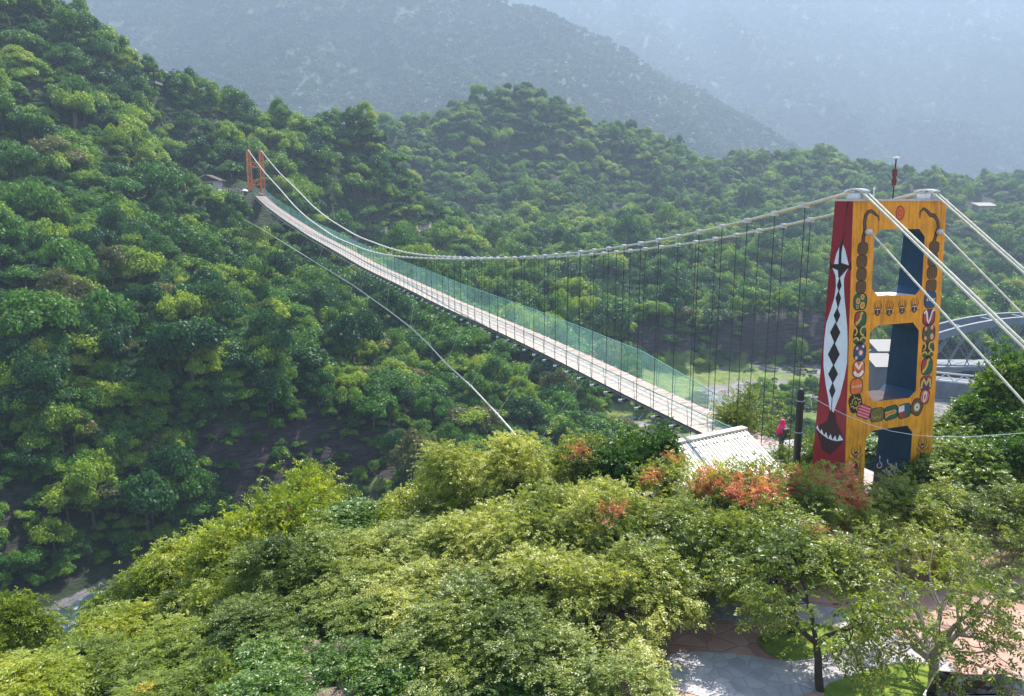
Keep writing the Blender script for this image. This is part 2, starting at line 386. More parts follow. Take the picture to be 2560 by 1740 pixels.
# ------------------------------------------------------------------ far mountains
M_mount = paint('mountain_forest_floor', (0.03, 0.06, 0.026), rough=0.95, var=0.4, scale=0.02)
def interp(x, tab):
    return np.interp(x, [t[0] for t in tab], [t[1] for t in tab])
def mountain(name, sky, u0, u1, Yf, Yc, zf, seed, amp, n=(260, 110)):
    uu = np.linspace(u0, u1, n[0]); tt = np.linspace(0, 1.35, n[1])
    Tg, Ug = np.meshgrid(tt, uu, indexing='ij')
    pxs = 1280 + F * Ug * 0.99
    pys = interp(pxs, sky)
    elev = np.tan(np.arctan((870 - pys) / F) - PITCH)
    zc = elev * Yc * 0.985
    Y = Yf + (Yc - Yf) * Tg; X = Ug * Y
    up = np.where(Tg < 1, Tg ** 1.15, 1 - 1.1 * (Tg - 1))
    Z = zf + (zc - zf) * up
    w = np.clip(Tg * 3, 0, 1) * np.clip(1.05 - Tg, 0.0, 1) ** 0.5
    # spurs run down the slope: noise stretched across it
    rid = 1 - np.abs(2 * vnoise(X / 230 + 0.4 * vnoise(X / 400, Y / 400, 9), Y / 950 + X / 1200, seed) - 1) * 1.0
    Z = Z + amp * w * (rid - 0.5) + amp * 0.5 * w * fbm(X / 90, Y / 150, seed + 5, 4) + 6 * fbm(X / 30, Y / 30, seed + 8, 3)
    tag(link(name, gridmesh(name, X, Y, Z, [M_mount])), kind='structure')
    return X, Y, Z, Tg
SKY2 = [(-400,-60),(300,-75),(900,-80),(1180,-30),(1280,5),(1400,48),(1500,100),(1620,178),(1720,240),(1860,312),(2000,380),(2200,470),(2700,560)]
SKY3 = [(-400,-60),(1200,-50),(1700,-60),(2300,-50),(3000,-70)]
MT2 = mountain('mountain', SKY2, -0.85, 0.62, 1150, 2000, -60, 31, 105)
MT3 = mountain('mountain', SKY3, -0.85, 0.95, 1900, 3600, -60, 57, 190)

# ------------------------------------------------------------------ crowns of the forest on the hillsides
STOPS_FAR = [(0.0, (0.008, 0.045, 0.020)), (0.25, (0.025, 0.095, 0.026)), (0.5, (0.085, 0.20, 0.022)), (0.72, (0.22, 0.34, 0.028)), (0.9, (0.32, 0.40, 0.045)), (1.0, (0.38, 0.36, 0.07))]
M_far = leafmat('hillside_leaves', STOPS_FAR, transl=0.25, wscale=0.045, mixw=0.6, spec=0.2)
M_mtn = leafmat('mountain_leaves', [(0.0, (0.02, 0.06, 0.025)), (0.5, (0.04, 0.10, 0.03)), (1.0, (0.09, 0.15, 0.04))], transl=0.15, wscale=0.004, mixw=0.7, spec=0.1)
M_bark = paint('bark', (0.13, 0.105, 0.08), rough=0.9, var=0.35, scale=6, bump=0.6)
M_barkpale = paint('pale_bark', (0.33, 0.29, 0.23), rough=0.9, var=0.3, scale=6, bump=0.5)
M_barkdark = paint('dark_bark', (0.05, 0.038, 0.03), rough=0.9, var=0.35, scale=6, bump=0.5)

def kites(cen, dirv, nrm, ln, wd, fold=0.0):
    """leaf-shaped quads: centre, long direction, normal, length, width"""
    dirv = dirv / (np.linalg.norm(dirv, axis=1, keepdims=True) + 1e-9)
    side = np.cross(nrm, dirv); side /= (np.linalg.norm(side, axis=1, keepdims=True) + 1e-9)
    up = np.cross(dirv, side)
    ln = np.broadcast_to(ln, (len(cen),))[:, None]; wd = np.broadcast_to(wd, (len(cen),))[:, None]
    a = cen - dirv * ln * 0.5; c_ = cen + dirv * ln * 0.5 - up * ln * 0.08
    b = cen + side * wd * 0.5 + up * ln * 0.06; d = cen - side * wd * 0.5 + up * ln * 0.06
    return np.stack([a, b, c_, d], 1)
def crown_far(seed, nl=12, ncard=1500, zs=0.85, csize=0.15, flat=0.0):
    r = np.random.default_rng(seed)
    lp, lr = [], []
    for i in range(nl):
        a = r.uniform(0, 2 * math.pi); rad = 0.9 * math.sqrt(r.uniform(0.01, 1)); 
        z = (0.35 + 0.75 * (1 - rad ** 2) * r.uniform(0.55, 1.15)) * zs + (0.1 if flat else 0)
        lp.append((rad * math.cos(a), rad * math.sin(a), z)); lr.append(r.uniform(0.12, 0.38))
    lp, lr = np.array(lp), np.array(lr)
    k = r.choice(nl, ncard, p=lr ** 2 / (lr ** 2).sum())
    d = r.normal(size=(ncard, 3)); d[:, 2] = np.abs(d[:, 2]) * 0.9 - 0.25; d /= np.linalg.norm(d, axis=1, keepdims=True)
    cen = lp[k] + d * lr[k][:, None] * r.uniform(0.35, 1.3, (ncard, 1)) * np.array([1, 1, 0.85])
    nrm = d + 0.75 * r.normal(size=(ncard, 3)) + np.array([0, 0, 0.35]); nrm /= np.linalg.norm(nrm, axis=1, keepdims=True)
    dr = np.cross(nrm, r.normal(size=(ncard, 3)))
    s = csize * r.uniform(0.6, 1.35, ncard)
    q = kites(cen, dr, nrm, s * 1.15, s * 0.75)
    tint = np.clip(r.normal(0.5, 0.22, ncard) + r.uniform(-0.3, 0.3, nl)[k], 0, 1)
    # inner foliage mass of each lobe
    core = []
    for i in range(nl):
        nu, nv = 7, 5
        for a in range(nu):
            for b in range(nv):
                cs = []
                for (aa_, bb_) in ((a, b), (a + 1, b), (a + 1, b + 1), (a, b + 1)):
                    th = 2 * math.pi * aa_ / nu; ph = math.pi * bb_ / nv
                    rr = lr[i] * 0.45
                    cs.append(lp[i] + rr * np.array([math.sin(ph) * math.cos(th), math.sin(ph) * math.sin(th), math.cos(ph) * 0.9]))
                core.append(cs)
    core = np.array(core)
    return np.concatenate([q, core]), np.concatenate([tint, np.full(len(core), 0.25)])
def trunk_quads(h, r0, r1, n=6, lean=0.0):
    out = []
    for j in range(n):
        a0, a1 = 2 * math.pi * j / n, 2 * math.pi * (j + 1) / n
        out.append([(r0 * math.cos(a0), r0 * math.sin(a0), -0.3), (r0 * math.cos(a1), r0 * math.sin(a1), -0.3),
                    (r1 * math.cos(a1) + lean, r1 * math.sin(a1), h), (r1 * math.cos(a0) + lean, r1 * math.sin(a0), h)])
    return np.array(out)
LIB = bpy.data.collections.new('tree_library')
lib_far, lib_far_trunk = [], []
for k in range(9):
    q, t = crown_far(100 + k, nl=[20, 30, 15, 26, 18, 34, 16, 22, 28][k], ncard=4600, zs=[0.85, 0.7, 1.1, 0.8, 1.25, 0.65, 0.95, 0.75, 1.0][k], csize=[0.10, 0.085, 0.105, 0.115, 0.09, 0.08, 0.10, 0.09, 0.11][k])
    q[:, :, 2] += 0.35
    tq = trunk_quads(0.9, 0.07, 0.04, lean=0.05)
    lib_far.append(fastmesh('hill_crown', q, 4, [M_far], attrs={'tint': t}))
    lib_far_trunk.append(fastmesh('hill_trunk', tq, 4, [M_bark]))
    me = fastmesh('hill_tree', np.concatenate([q, tq]), 4, [M_far, M_bark], attrs={'tint': np.concatenate([t, np.zeros(len(tq))])}, matidx=[0] * len(q) + [1] * len(tq))
    LIB.objects.link(bpy.data.objects.new('hill_tree_%02d' % k, me))
LIBM = bpy.data.collections.new('mountain_tree_library')
for k in range(4):
    q, t = crown_far(300 + k, nl=7, ncard=150, zs=0.9, csize=0.42); q = np.concatenate([q[:150], q[150::2]]); t = np.concatenate([t[:150], t[150::2]])
    LIBM.objects.link(bpy.data.objects.new('mount_tree_%02d' % k, fastmesh('mount_tree', q, 4, [M_mtn], attrs={'tint': t})))

def scatter(name, pts, scl, rot, lib, seed=0, zscl=None, tilt=0.2):
    """one 'stuff' object whose geometry nodes set a tree of the library on every point"""
    me = bpy.data.meshes.new(name); me.vertices.add(len(pts)); me.vertices.foreach_set('co', np.asarray(pts, dtype=np.float32).reshape(-1))
    n = len(pts); rg = np.random.default_rng(seed)
    a = me.attributes.new('sz', 'FLOAT_VECTOR', 'POINT')
    zf = zscl if zscl is not None else rg.uniform(0.8, 1.25, n)
    a.data.foreach_set('vector', np.stack([scl, scl, scl * zf], -1).astype(np.float32).reshape(-1))
    a = me.attributes.new('rt', 'FLOAT_VECTOR', 'POINT'); a.data.foreach_set('vector', np.stack([rg.normal(0, tilt, n), rg.normal(0, tilt, n), rot], -1).astype(np.float32).reshape(-1))
    a = me.attributes.new('ix', 'INT', 'POINT'); a.data.foreach_set('value', rg.integers(0, len(lib.objects), n).astype(np.int32))
    o = link(name, me)
    g = bpy.data.node_groups.new(name, 'GeometryNodeTree')
    g.interface.new_socket('Geometry', in_out='INPUT', socket_type='NodeSocketGeometry'); g.interface.new_socket('Geometry', in_out='OUTPUT', socket_type='NodeSocketGeometry')
    gi, go = g.nodes.new('NodeGroupInput'), g.nodes.new('NodeGroupOutput')
    io = g.nodes.new('GeometryNodeInstanceOnPoints'); ci = g.nodes.new('GeometryNodeCollectionInfo')
    ci.inputs['Collection'].default_value = lib; ci.inputs['Separate Children'].default_value = True; ci.inputs['Reset Children'].default_value = True
    def att(nm, ty):
        x = g.nodes.new('GeometryNodeInputNamedAttribute'); x.data_type = ty; x.inputs['Name'].default_value = nm; return x.outputs['Attribute']
    g.links.new(gi.outputs[0], io.inputs['Points']); g.links.new(ci.outputs[0], io.inputs['Instance'])
    io.inputs['Pick Instance'].default_value = True
    g.links.new(att('ix', 'INT'), io.inputs['Instance Index']); g.links.new(att('sz', 'FLOAT_VECTOR'), io.inputs['Scale'])
    er = g.nodes.new('FunctionNodeEulerToRotation'); g.links.new(att('rt', 'FLOAT_VECTOR'), er.inputs[0]); g.links.new(er.outputs[0], io.inputs['Rotation'])
    g.links.new(io.outputs[0], go.inputs[0])
    md = o.modifiers.new('trees', 'NODES'); md.node_group = g
    return o

# bridge line
BD = np.array([-0.395, 0.919, 0.0]); BD /= np.linalg.norm(BD); TD = np.array([BD[1], -BD[0], 0.0])
C0 = np.array([16.775, 35.565, 0.0])
def W(s, t, z): return C0 + BD * s + TD * t + np.array([0, 0, z])
DECK = [(-6, -14.0), (0, -13.75), (10, -13.35), (17, -13.08), (22, -12.88), (30, -12.48), (37, -12.2), (47, -11.95), (60, -11.65), (75, -11.05), (98, -10.3), (121, -8.95), (153, -7.2), (192, -4.4), (228, -1.5), (251, 0.95), (268, 2.9), (275, 3.2)]
CAB = [(0, 0.45), (7, -1.05), (17, -2.7), (28, -4.0), (37, -4.85), (45, -5.45), (58, -6.3), (74, -7.1), (88, -7.4), (98, -7.15), (119, -6.25), (146, -3.7), (165, -1.2), (189, 3.0), (222, 8.3), (245, 12.7), (268, 17.4)]
def smooth_tab(tab, n=269):
    xs = np.arange(tab[0][0], tab[-1][0] + 1, 1.0); ys = np.interp(xs, [t[0] for t in tab], [t[1] for t in tab])
    for _ in range(30):
        y2 = ys.copy(); y2[1:-1] = (ys[:-2] + 2 * ys[1:-1] + ys[2:]) / 4; ys = y2
    return xs, ys
DX, DZ = smooth_tab(DECK); CX, CZ = smooth_tab(CAB)
def deckz(s): return float(np.interp(s, DX, DZ))
def cabz(s): return float(np.interp(s, CX, CZ))

FG_SKY = [(-300,1480),(0,1490),(60,1500),(110,1560),(200,1480),(330,1420),(420,1340),(520,1300),(600,1250),(700,1230),(860,1260),(960,1280),(1040,1250),(1080,1150),(1150,1120),(1300,1090),(1450,1080),(1540,1060),(1740,1075),(2000,1180),(2340,1180),(2345,1010),(2440,960),(2560,880),(3000,800)]
def in_clear(x, y, z, r):
    """no tree here: river, beach, plaza, cliffs, under and around the built things"""
    px, py = proj(x, y, z + 1.6 * r); pyb = proj(x, y, z + 0.2)[1]
    out = (z < -55.4) | ((y < 45) & (x > -4) & (x < 50))
    out |= (x > 6) & (x < 40) & (y < 62) & (y > 30) & (x < 26)
    s = (x - C0[0]) * BD[0] + (y - C0[1]) * BD[1]; t = (x - C0[0]) * TD[0] + (y - C0[1]) * TD[1]
    dz = np.interp(s, DX, DZ)
    out |= (np.abs(t) < 3.5 + r) & (s > -5) & (s < 276) & (z + 2.3 * r > dz - 1.0)
    out |= (s > 262) & (s < 273) & (t > -4 - r) & (t < 4 + r)
    out |= (np.hypot(x + 103, y - 271) < 7 + r) | ((np.abs(x + 95) < 8) & (np.abs(y - 276) < 8))      # terrace
    def zone(x0, x1, y0, y1, d0, d1):
        return (px > x0) & (px < x1) & (py < y1) & (pyb > y0) & (y > d0) & (y < d1)
    out |= zone(484, 640, 428, 474, 200, 285) | zone(335, 410, 168, 200, 230, 310) | zone(615, 690, 470, 545, 200, 285)
    out |= zone(1590, 1870, 905, 1000, 215, 262)                    # grassy bank beyond the deck
    out |= zone(2170, 2620, 780, 1100, 100, 262)
    out |= zone(2415, 2500, 490, 530, 500, 760)
    # pale track on the shelf in the middle distance
    ty = np.interp(px, [850, 930, 1000, 1085], [615, 598, 584, 568])
    out |= (px > 850) & (px < 1090) & (pyb > ty - 4) & (py < ty + 6) & (y > 290) & (y < 385)
    return out
rg = np.random.default_rng(5)
P_, S_ = [], []
def band(y0, y1, sp, umax, rmin, rmax, keep=1.0):
    ys = np.arange(y0, y1, sp); 
    for y in ys:
        xs = np.arange(-umax * y - 30, umax * y + 30, sp)
        P_.append(np.stack([xs + rg.uniform(-.5, .5, len(xs)) * sp, y + rg.uniform(-.5, .5, len(xs)) * sp], -1))
        S_.append(rg.uniform(0, 1, len(xs)) ** 1.6 * (rmax - rmin) + rmin)
band(98, 215, 3.6, 0.78, 1.3, 5.0); band(215, 430, 4.6, 0.78, 1.8, 6.2); band(430, 960, 6.6, 0.8, 3.0, 6.0)
band(96, 165, 1.7, 0.78, 1.2, 3.2); nwall = len(P_[-1]) * 0
nb_ = sum(len(p) for p in P_[-len(np.arange(96, 165, 1.7)):])
P_ = np.concatenate(P_); S_ = np.concatenate(S_)
Zp = H(P_[:, 0], P_[:, 1])
e = 1.5; sl = np.hypot(H(P_[:, 0] + e, P_[:, 1]) - H(P_[:, 0] - e, P_[:, 1]), H(P_[:, 0], P_[:, 1] + e) - H(P_[:, 0], P_[:, 1] - e)) / (2 * e)
wallp = np.arange(len(S_)) >= len(S_) - nb_          # extra trees that cling to the steep gorge wall
ok = ~wallp | (sl > 0.8)
ok &= ~in_clear(P_[:, 0], P_[:, 1], Zp, S_)
rkp = rockmask(P_[:, 0], P_[:, 1], Zp, sl)
ok &= rg.uniform(0, 1, len(S_)) > np.clip(rkp * 0.95 - 0.1, 0, 0.72)
S_ = np.where(rkp > 0.4, S_ * 0.6, S_)
P_, S_, Zp = P_[ok], S_[ok], Zp[ok]
rot = rg.uniform(0, 6.28, len(S_)); zf = 0.75 + 0.95 * rg.uniform(0, 1, len(S_)) ** 1.8; S_ = np.where(rg.uniform(0, 1, len(S_)) < 0.12, S_ * 1.3, S_)
# the trees that show largest become things of their own
ppx, ppy = proj(P_[:, 0], P_[:, 1], Zp + 1.3 * S_)
vis = (ppx > 5) & (ppx < 2555) & (ppy > 0) & (ppy < np.interp(ppx, [a for a, b in FG_SKY], [b for a, b in FG_SKY]) - 25) & (P_[:, 1] > 95)
vis &= ~((ppx > 2040) & (ppx < 2360) & (ppy > 500))
score = np.where(vis, S_ / P_[:, 1], 0); order = np.argsort(-score)[:225]
single = np.zeros(len(S_), bool); single[order] = True
f = tag(scatter('forest', np.stack([P_[~single, 0], P_[~single, 1], Zp[~single] - 0.4], -1), S_[~single], rot[~single], LIB, 1, zf[~single]), kind='stuff')
TONE = {'dark green': [(0.0, (0.014, 0.062, 0.024)), (1.0, (0.05, 0.14, 0.035))], 'green': [(0.0, (0.04, 0.13, 0.022)), (1.0, (0.11, 0.24, 0.03))],
        'yellow-green': [(0.0, (0.15, 0.25, 0.022)), (1.0, (0.30, 0.38, 0.04))], 'olive': [(0.0, (0.08, 0.10, 0.035)), (1.0, (0.20, 0.19, 0.07))]}
M_tone = {k: leafmat(k.replace('-', '_').replace(' ', '_') + '_hill_leaves', v, transl=0.3, wscale=0.1, mixw=0.4, spec=0.2) for k, v in TONE.items()}
def where_on_hill(px, py):
    if px < 520:
        if py < 420: return 'near the ridge above the pale hut'
        if py < 640: return 'on the slope left of the pale hut'
        if py < 820: return 'halfway down the left slope'
        if py < 1020: return 'just above the shaded gorge wall'
        return 'on the dark gorge wall'
    if px < 860:
        if py < 620: return 'beside the orange far tower'
        if py < 820: return 'under the white side cable'
        if py < 980: return 'above the bare grey rock face'
        return 'on the bare grey rock face'
    if px < 1250:
        if py < 700: return 'behind the green net of the footbridge'
        if py < 900: return 'between footbridge and white side cable'
        return 'low in the gorge right of the bare rock face'
    if px < 1700:
        if py < 830: return 'on the hill beyond the footbridge'
        return 'under the near half of the footbridge'
    return 'on the hill left of the painted tower'
lblcount = {}
proto = {}
for i in order:
    k = int(rg.integers(0, 9)); nz = rg.uniform()
    tone = 'dark green' if nz < 0.3 else 'green' if nz < 0.66 else 'yellow-green' if nz < 0.87 else 'olive'
    size = 'large' if S_[i] > 3.5 else 'medium' if S_[i] > 3.0 else 'small'
    shape = ['round', 'flat', 'tall', 'domed', 'narrow', 'spreading', 'rounded', 'low', 'bushy'][k]
    r_ = empty('forest_tree', (P_[i, 0], P_[i, 1], Zp[i] - 0.4), rot[i]); r_.scale = (S_[i], S_[i], S_[i] * zf[i])
    tag(r_, None, 'tree', 'forest trees on the far bank')
    lblcount.setdefault('%s %s %s tree %s' % (size, tone, shape, where_on_hill(ppx[i], ppy[i])), []).append((ppx[i], r_))
    cr = bpy.data.objects.new('crown', lib_far[k]); C.objects.link(cr); cr.parent = r_
    cr.material_slots[0].link = 'OBJECT'; cr.material_slots[0].material = M_tone[tone]
    tk = bpy.data.objects.new('trunk', lib_far_trunk[k]); C.objects.link(tk); tk.parent = r_

ORD = ['second', 'third', 'fourth', 'fifth', 'sixth', 'seventh', 'eighth', 'ninth']
for lb, lst in lblcount.items():
    lst.sort(key=lambda q: q[0])
    for j, (_, o_) in enumerate(lst):
        if len(lb.split()) > (16 if len(lst) == 1 else 15 if j in (0, len(lst) - 1) else 13): w_ = lb.split(); w_.pop(1 if w_[1] not in ('dark',) else 3); lb = ' '.join(w_); lb = lb.replace('low in the gorge right of the bare rock face', 'right of the bare rock face').replace('between footbridge and white side cable', 'by the white side cable')
        o_['label'] = lb if len(lst) == 1 else ('leftmost ' + lb if j == 0 else 'rightmost ' + lb if j == len(lst) - 1 else ORD[j - 1] + ' from left ' + lb)

# forest on the far mountains, one mass each
def mount_forest(MT, n, rr, seed, tmax=1.02):
    X, Y, Z, T_ = MT; rg2 = np.random.default_rng(seed); h, w = X.shape
    i = rg2.uniform(0, h - 1.01, n * 2); j = rg2.uniform(0, w - 1.01, n * 2)
    i0, j0 = i.astype(int), j.astype(int); fi, fj = i - i0, j - j0
    def s(A): return (A[i0, j0] * (1 - fi) * (1 - fj) + A[i0 + 1, j0] * fi * (1 - fj) + A[i0, j0 + 1] * (1 - fi) * fj + A[i0 + 1, j0 + 1] * fi * fj)
    x, y, z, t = s(X), s(Y), s(Z), s(T_)
    k = (t < tmax) & (z > -50); x, y, z = x[k][:n], y[k][:n], z[k][:n]
    return np.stack([x, y, z - 1.0], -1), rg2.uniform(0.6, 1.3, len(x)) * rr, rg2.uniform(0, 6.28, len(x))
a_ = mount_forest(MT2, 22000, 8.0, 3); tag(scatter('mountain_forest', a_[0], a_[1], a_[2], LIBM, 7), kind='stuff')
a_ = mount_forest(MT3, 30000, 14.0, 4); tag(scatter('mountain_forest', a_[0], a_[1], a_[2], LIBM, 8), kind='stuff')

# air: pale haze round the whole scene
def haze_box():
    m = bpy.data.materials.new('haze_air'); m.use_nodes = True; nt = m.node_tree; nt.nodes.clear()
    o_ = nt.nodes.new('ShaderNodeOutputMaterial'); pv = nt.nodes.new('ShaderNodeVolumePrincipled')
    pv.inputs['Color'].default_value = (0.60, 0.77, 1.0, 1); pv.inputs['Density'].default_value = HAZE
    pv.inputs['Anisotropy'].default_value = 0.1
    nt.links.new(pv.outputs[0], o_.inputs['Volume'])
    mb = MB(); mb.box(-4300, 4800, -400, 5400, -61, 1130); h = mb.build('haze', m); tag(h, kind='stuff'); return h
HAZE = 3.2e-4
haze_box()

# ------------------------------------------------------------------ painted near tower
def wempty(name, loc):
    """empty at the thing's base; children are built in world coordinates"""
    o = empty(name, loc); o['_w'] = 1; return o
_link0 = link
def link(name, me, parent=None):
    o = _link0(name, me, parent)
    if parent is not None and parent.type == 'EMPTY' and '_w' in parent.keys():
        o.matrix_parent_inverse = Matrix.Translation(parent.location).inverted()
    return o
M_yel = paint('mustard_paint', (0.86, 0.325, 0.009), rough=0.6, var=0.2, scale=1.4, stain=0.42, bump=0.15)
M_red = paint('crimson_paint', (0.28, 0.006, 0.018), rough=0.5, var=0.2, scale=0.9, stain=0.25)
M_navy = paint('navy_paint', (0.004, 0.042, 0.088), rough=0.6, var=0.25, scale=1.2, stain=0.3)
M_white = paint('white_paint', (0.66, 0.66, 0.67), rough=0.5, var=0.18, scale=3, stain=0.3)
M_steelw = paint('white_cable', (0.66, 0.62, 0.50), rough=0.5, var=0.25, scale=5)
M_black = paint('black_paint', (0.012, 0.010, 0.012), rough=0.5, var=0.3, scale=3)
TCX = C0
def dd(z): return 0.5 + 0.0393 * (-z)
def TW(t, z, d): return C0 + TD * t + BD * d + np.array([0, 0, z])
_p0 = TW(0, 0, -0.5); _fnm = np.cross(TD, TW(0, -14, -dd(-14)) - _p0); _fnm /= np.linalg.norm(_fnm)
if np.dot(_fnm, BD) > 0: _fnm = -_fnm
def ftz(px, py): q = onplane(px, py, _p0, _fnm) - C0; return float(q @ TD), float(q[2])
ZB = -14.9
OUT = [(-2.8, 0), (2.8, 0), (2.88, ZB), (1.5, ZB), (1.5, -10.5), (1.15, -10.15), (-1.02, -10.15), (-1.38, -10.5), (-1.38, ZB), (-2.48, ZB)]
H1 = [(-1.16, -1.21), (1.18, -1.21), (1.55, -1.56), (1.57, -3.8), (1.18, -4.14), (-1.12, -4.08), (-1.48, -3.75), (-1.5, -1.53)]
H2 = [(-1.08, -5.38), (1.13, -5.38), (1.54, -5.78), (1.57, -8.56), (1.16, -8.86), (-1.03, -8.8), (-1.36, -8.46), (-1.46, -5.72)]
from mathutils.geometry import tessellate_polygon
tower = wempty('bridge_tower', tuple(TW(0, ZB, 0)))
tag(tower, 'tall mustard yellow bridge tower painted with beads, faces and a crimson side wall', 'bridge tower')
def holed(name, polys, d, mat):
    flat = [p for pl in polys for p in pl]
    tri = tessellate_polygon([[Vector((p[0], p[1], 0)) for p in pl] for pl in polys])
    mb = MB(); mb.add([TW(t, z, d * dd(z)) for t, z in flat], [tuple(f) for f in tri]); return mb.build(name, mat, tower)
fr = holed('front_wall', [OUT, H1, H2], -1, M_yel); holed('back_wall', [OUT, H1, H2], 1, M_yel)
def band_(name, loop, mats, closed=True, skip=(), mi=None):
    mb = MB(); n = len(loop)
    for i in range(n if closed else n - 1):
        if i in skip: continue
        a, b = loop[i], loop[(i + 1) % n]
        mb.add([TW(a[0], a[1], -dd(a[1])), TW(b[0], b[1], -dd(b[1])), TW(b[0], b[1], dd(b[1])), TW(a[0], a[1], dd(a[1]))], [(0, 1, 2, 3)], 0 if mi is None else mi[i])
    return mb.build(name, mats, tower)
sw = band_('side_wall', [OUT[9], OUT[0]], M_red, closed=False); sw['label'] = 'crimson side wall painted with a long white snake'
band_('side_wall', [OUT[1], OUT[2]], M_red, closed=False)
M_sill = paint('pale_sill', (0.55, 0.50, 0.50), rough=0.8, var=0.2, scale=2)
M_sill2 = paint('shaded_brown_sill', (0.07, 0.045, 0.05), rough=0.9, var=0.35, scale=3)  # brown middle sill, with the shade lying on it darkened into the colour
for Hh, ms_ in ((H1, M_sill), (H2, M_sill2)): band_('window_reveal', Hh, [M_navy, ms_], mi=[0, 0, 0, 0, 1, 0, 0, 0])
band_('doorway_reveal', OUT[3:9], M_navy, closed=False)
mb = MB(); mb.obox(TW(0, 0.05, 0), TD * 2.86, BD * 0.55, (0, 0, 0.05)); mb.build('roof_slab', paint('roof_slab_paint', (0.6, 0.5, 0.45)), tower)
# paint layers
class Dec:
    """flat painted marks a few millimetres proud of one wall, drawn in its own (a, b) coordinates"""
    def __init__(s, fn): s.fn = fn; s.mb = MB()
    def poly(s, pts, mi, ly=1): 
        s.mb.add([s.fn(a, b, ly) for a, b in pts], [tuple(range(len(pts)))], mi)
    def ell(s, cx, cy_, rx, ry, mi, ly=1, n=20, rot=0.0, half=None):
        a0, a1 = (0, 2 * math.pi) if half is None else half; k = n if half is None else n + 1
        pts = []
        for i in range(k):
            a = a0 + (a1 - a0) * i / n; x, y = rx * math.cos(a), ry * math.sin(a)
            pts.append((cx + x * math.cos(rot) - y * math.sin(rot), cy_ + x * math.sin(rot) + y * math.cos(rot)))
        s.poly(pts, mi, ly)
    def stroke(s, pts, w, mi, ly=2):
        n = len(pts); ws = w if hasattr(w, '__len__') else [w] * n; Lp, Rp = [], []
        for i, (x, y) in enumerate(pts):
            x0, y0 = pts[max(i - 1, 0)]; x1, y1 = pts[min(i + 1, n - 1)]; dx, dy = x1 - x0, y1 - y0; l = math.hypot(dx, dy) + 1e-9
            nx, ny = -dy / l * ws[i] / 2, dx / l * ws[i] / 2; Lp.append((x + nx, y + ny)); Rp.append((x - nx, y - ny))
        for i in range(n - 1):
            s.mb.add([s.fn(*q, ly) for q in (Lp[i], Lp[i + 1], Rp[i + 1], Rp[i])], [(0, 1, 2, 3)], mi)
    def arc(s, cx, cy_, r, a0, a1, w, mi, ly=2, n=10, ry=None):
        s.stroke([(cx + r * math.cos(math.radians(a0 + (a1 - a0) * i / n)), cy_ + (ry or r) * math.sin(math.radians(a0 + (a1 - a0) * i / n))) for i in range(n + 1)], w, mi, ly)
    def build(s, name, mats, parent): return s.mb.build(name, mats, parent)
def front_fn(t, z, ly): p = TW(t, z, -dd(z)); return p + _fnm * 0.003 * ly
PAL = {}
def pm(name, col):
    if name not in PAL: PAL[name] = paint(name + '_mural_paint', col, rough=0.6, var=0.22, scale=4)
    return PAL[name]
CO = dict(k=('black', (0.014, 0.010, 0.010)), n=('brown', (0.14, 0.065, 0.02)), g=('green', (0.012, 0.10, 0.045)), b=('blue', (0.01, 0.07, 0.17)), y=('yellow', (0.62, 0.42, 0.08)),
          o=('orange', (0.75, 0.15, 0.02)), r=('red', (0.42, 0.03, 0.03)), w=('chalk', (0.80, 0.68, 0.62)), p=('pink', (0.62, 0.03, 0.16)), v=('violet', (0.09, 0.02, 0.10)), l=('olive', (0.19, 0.15, 0.03)), s=('salmon', (0.80, 0.33, 0.20)))
KEYS = list(CO); MATS = [pm(*CO[k]) for k in KEYS]; K = {k: i for i, k in enumerate(KEYS)}
def Z1(a, b): return 1980 + a / 3.591, 400 + b / 3.591
def Z2(a, b): return 1980 + a / 3.591, 800 + b / 3.591
# horn-like painted tails, red disc
def Zs(pts, f=Z1): return [ftz(*f(*p)) for p in pts]
for nm, pts in (('l', [(780, 548), (776, 510), (745, 482), (715, 458), (682, 468), (660, 500), (652, 560), (655, 640), (640, 690), (637, 745)]), ('r', [(1148, 522), (1150, 465), (1180, 435), (1212, 458), (1240, 492), (1278, 500), (1304, 540), (1314, 600), (1290, 680), (1272, 735)])):
    d = Dec(front_fn); q = Zs(pts); w = [0.03, 0.07, 0.11, 0.13, 0.15, 0.17, 0.17, 0.17, 0.17, 0.17]
    d.stroke(q, [x + 0.03 for x in w], K['k'], 1); d.stroke(q, [x * 0.55 for x in w], K['n'], 2); d.build('painted_tail', MATS, tower)
d = Dec(front_fn); c_ = ftz(*Z1(970, 475)); d.ell(*c_, 0.27, 0.33, K['r'], 1); d.ell(*c_, 0.2, 0.26, K['o'], 2); d.arc(*c_, 0.12, 0, 330, 0.04, K['r'], 3); d.build('painted_sun', MATS, tower)
mpz = 1 / 3.591 / 57.0          # metres per zoom pixel, about
def rrect(w, h, k=0.28, n=4):
    pts = []; r = min(w, h) * k * 2 * 0.5
    for (sx, sy, a0) in ((1, 1, 0), (-1, 1, 90), (-1, -1, 180), (1, -1, 270)):
        for i in range(n + 1):
            a = math.radians(a0 + 90 * i / n); pts.append((sx * (w / 2 - r) + r * math.cos(a), sy * (h / 2 - r) + r * math.sin(a)))
    return pts
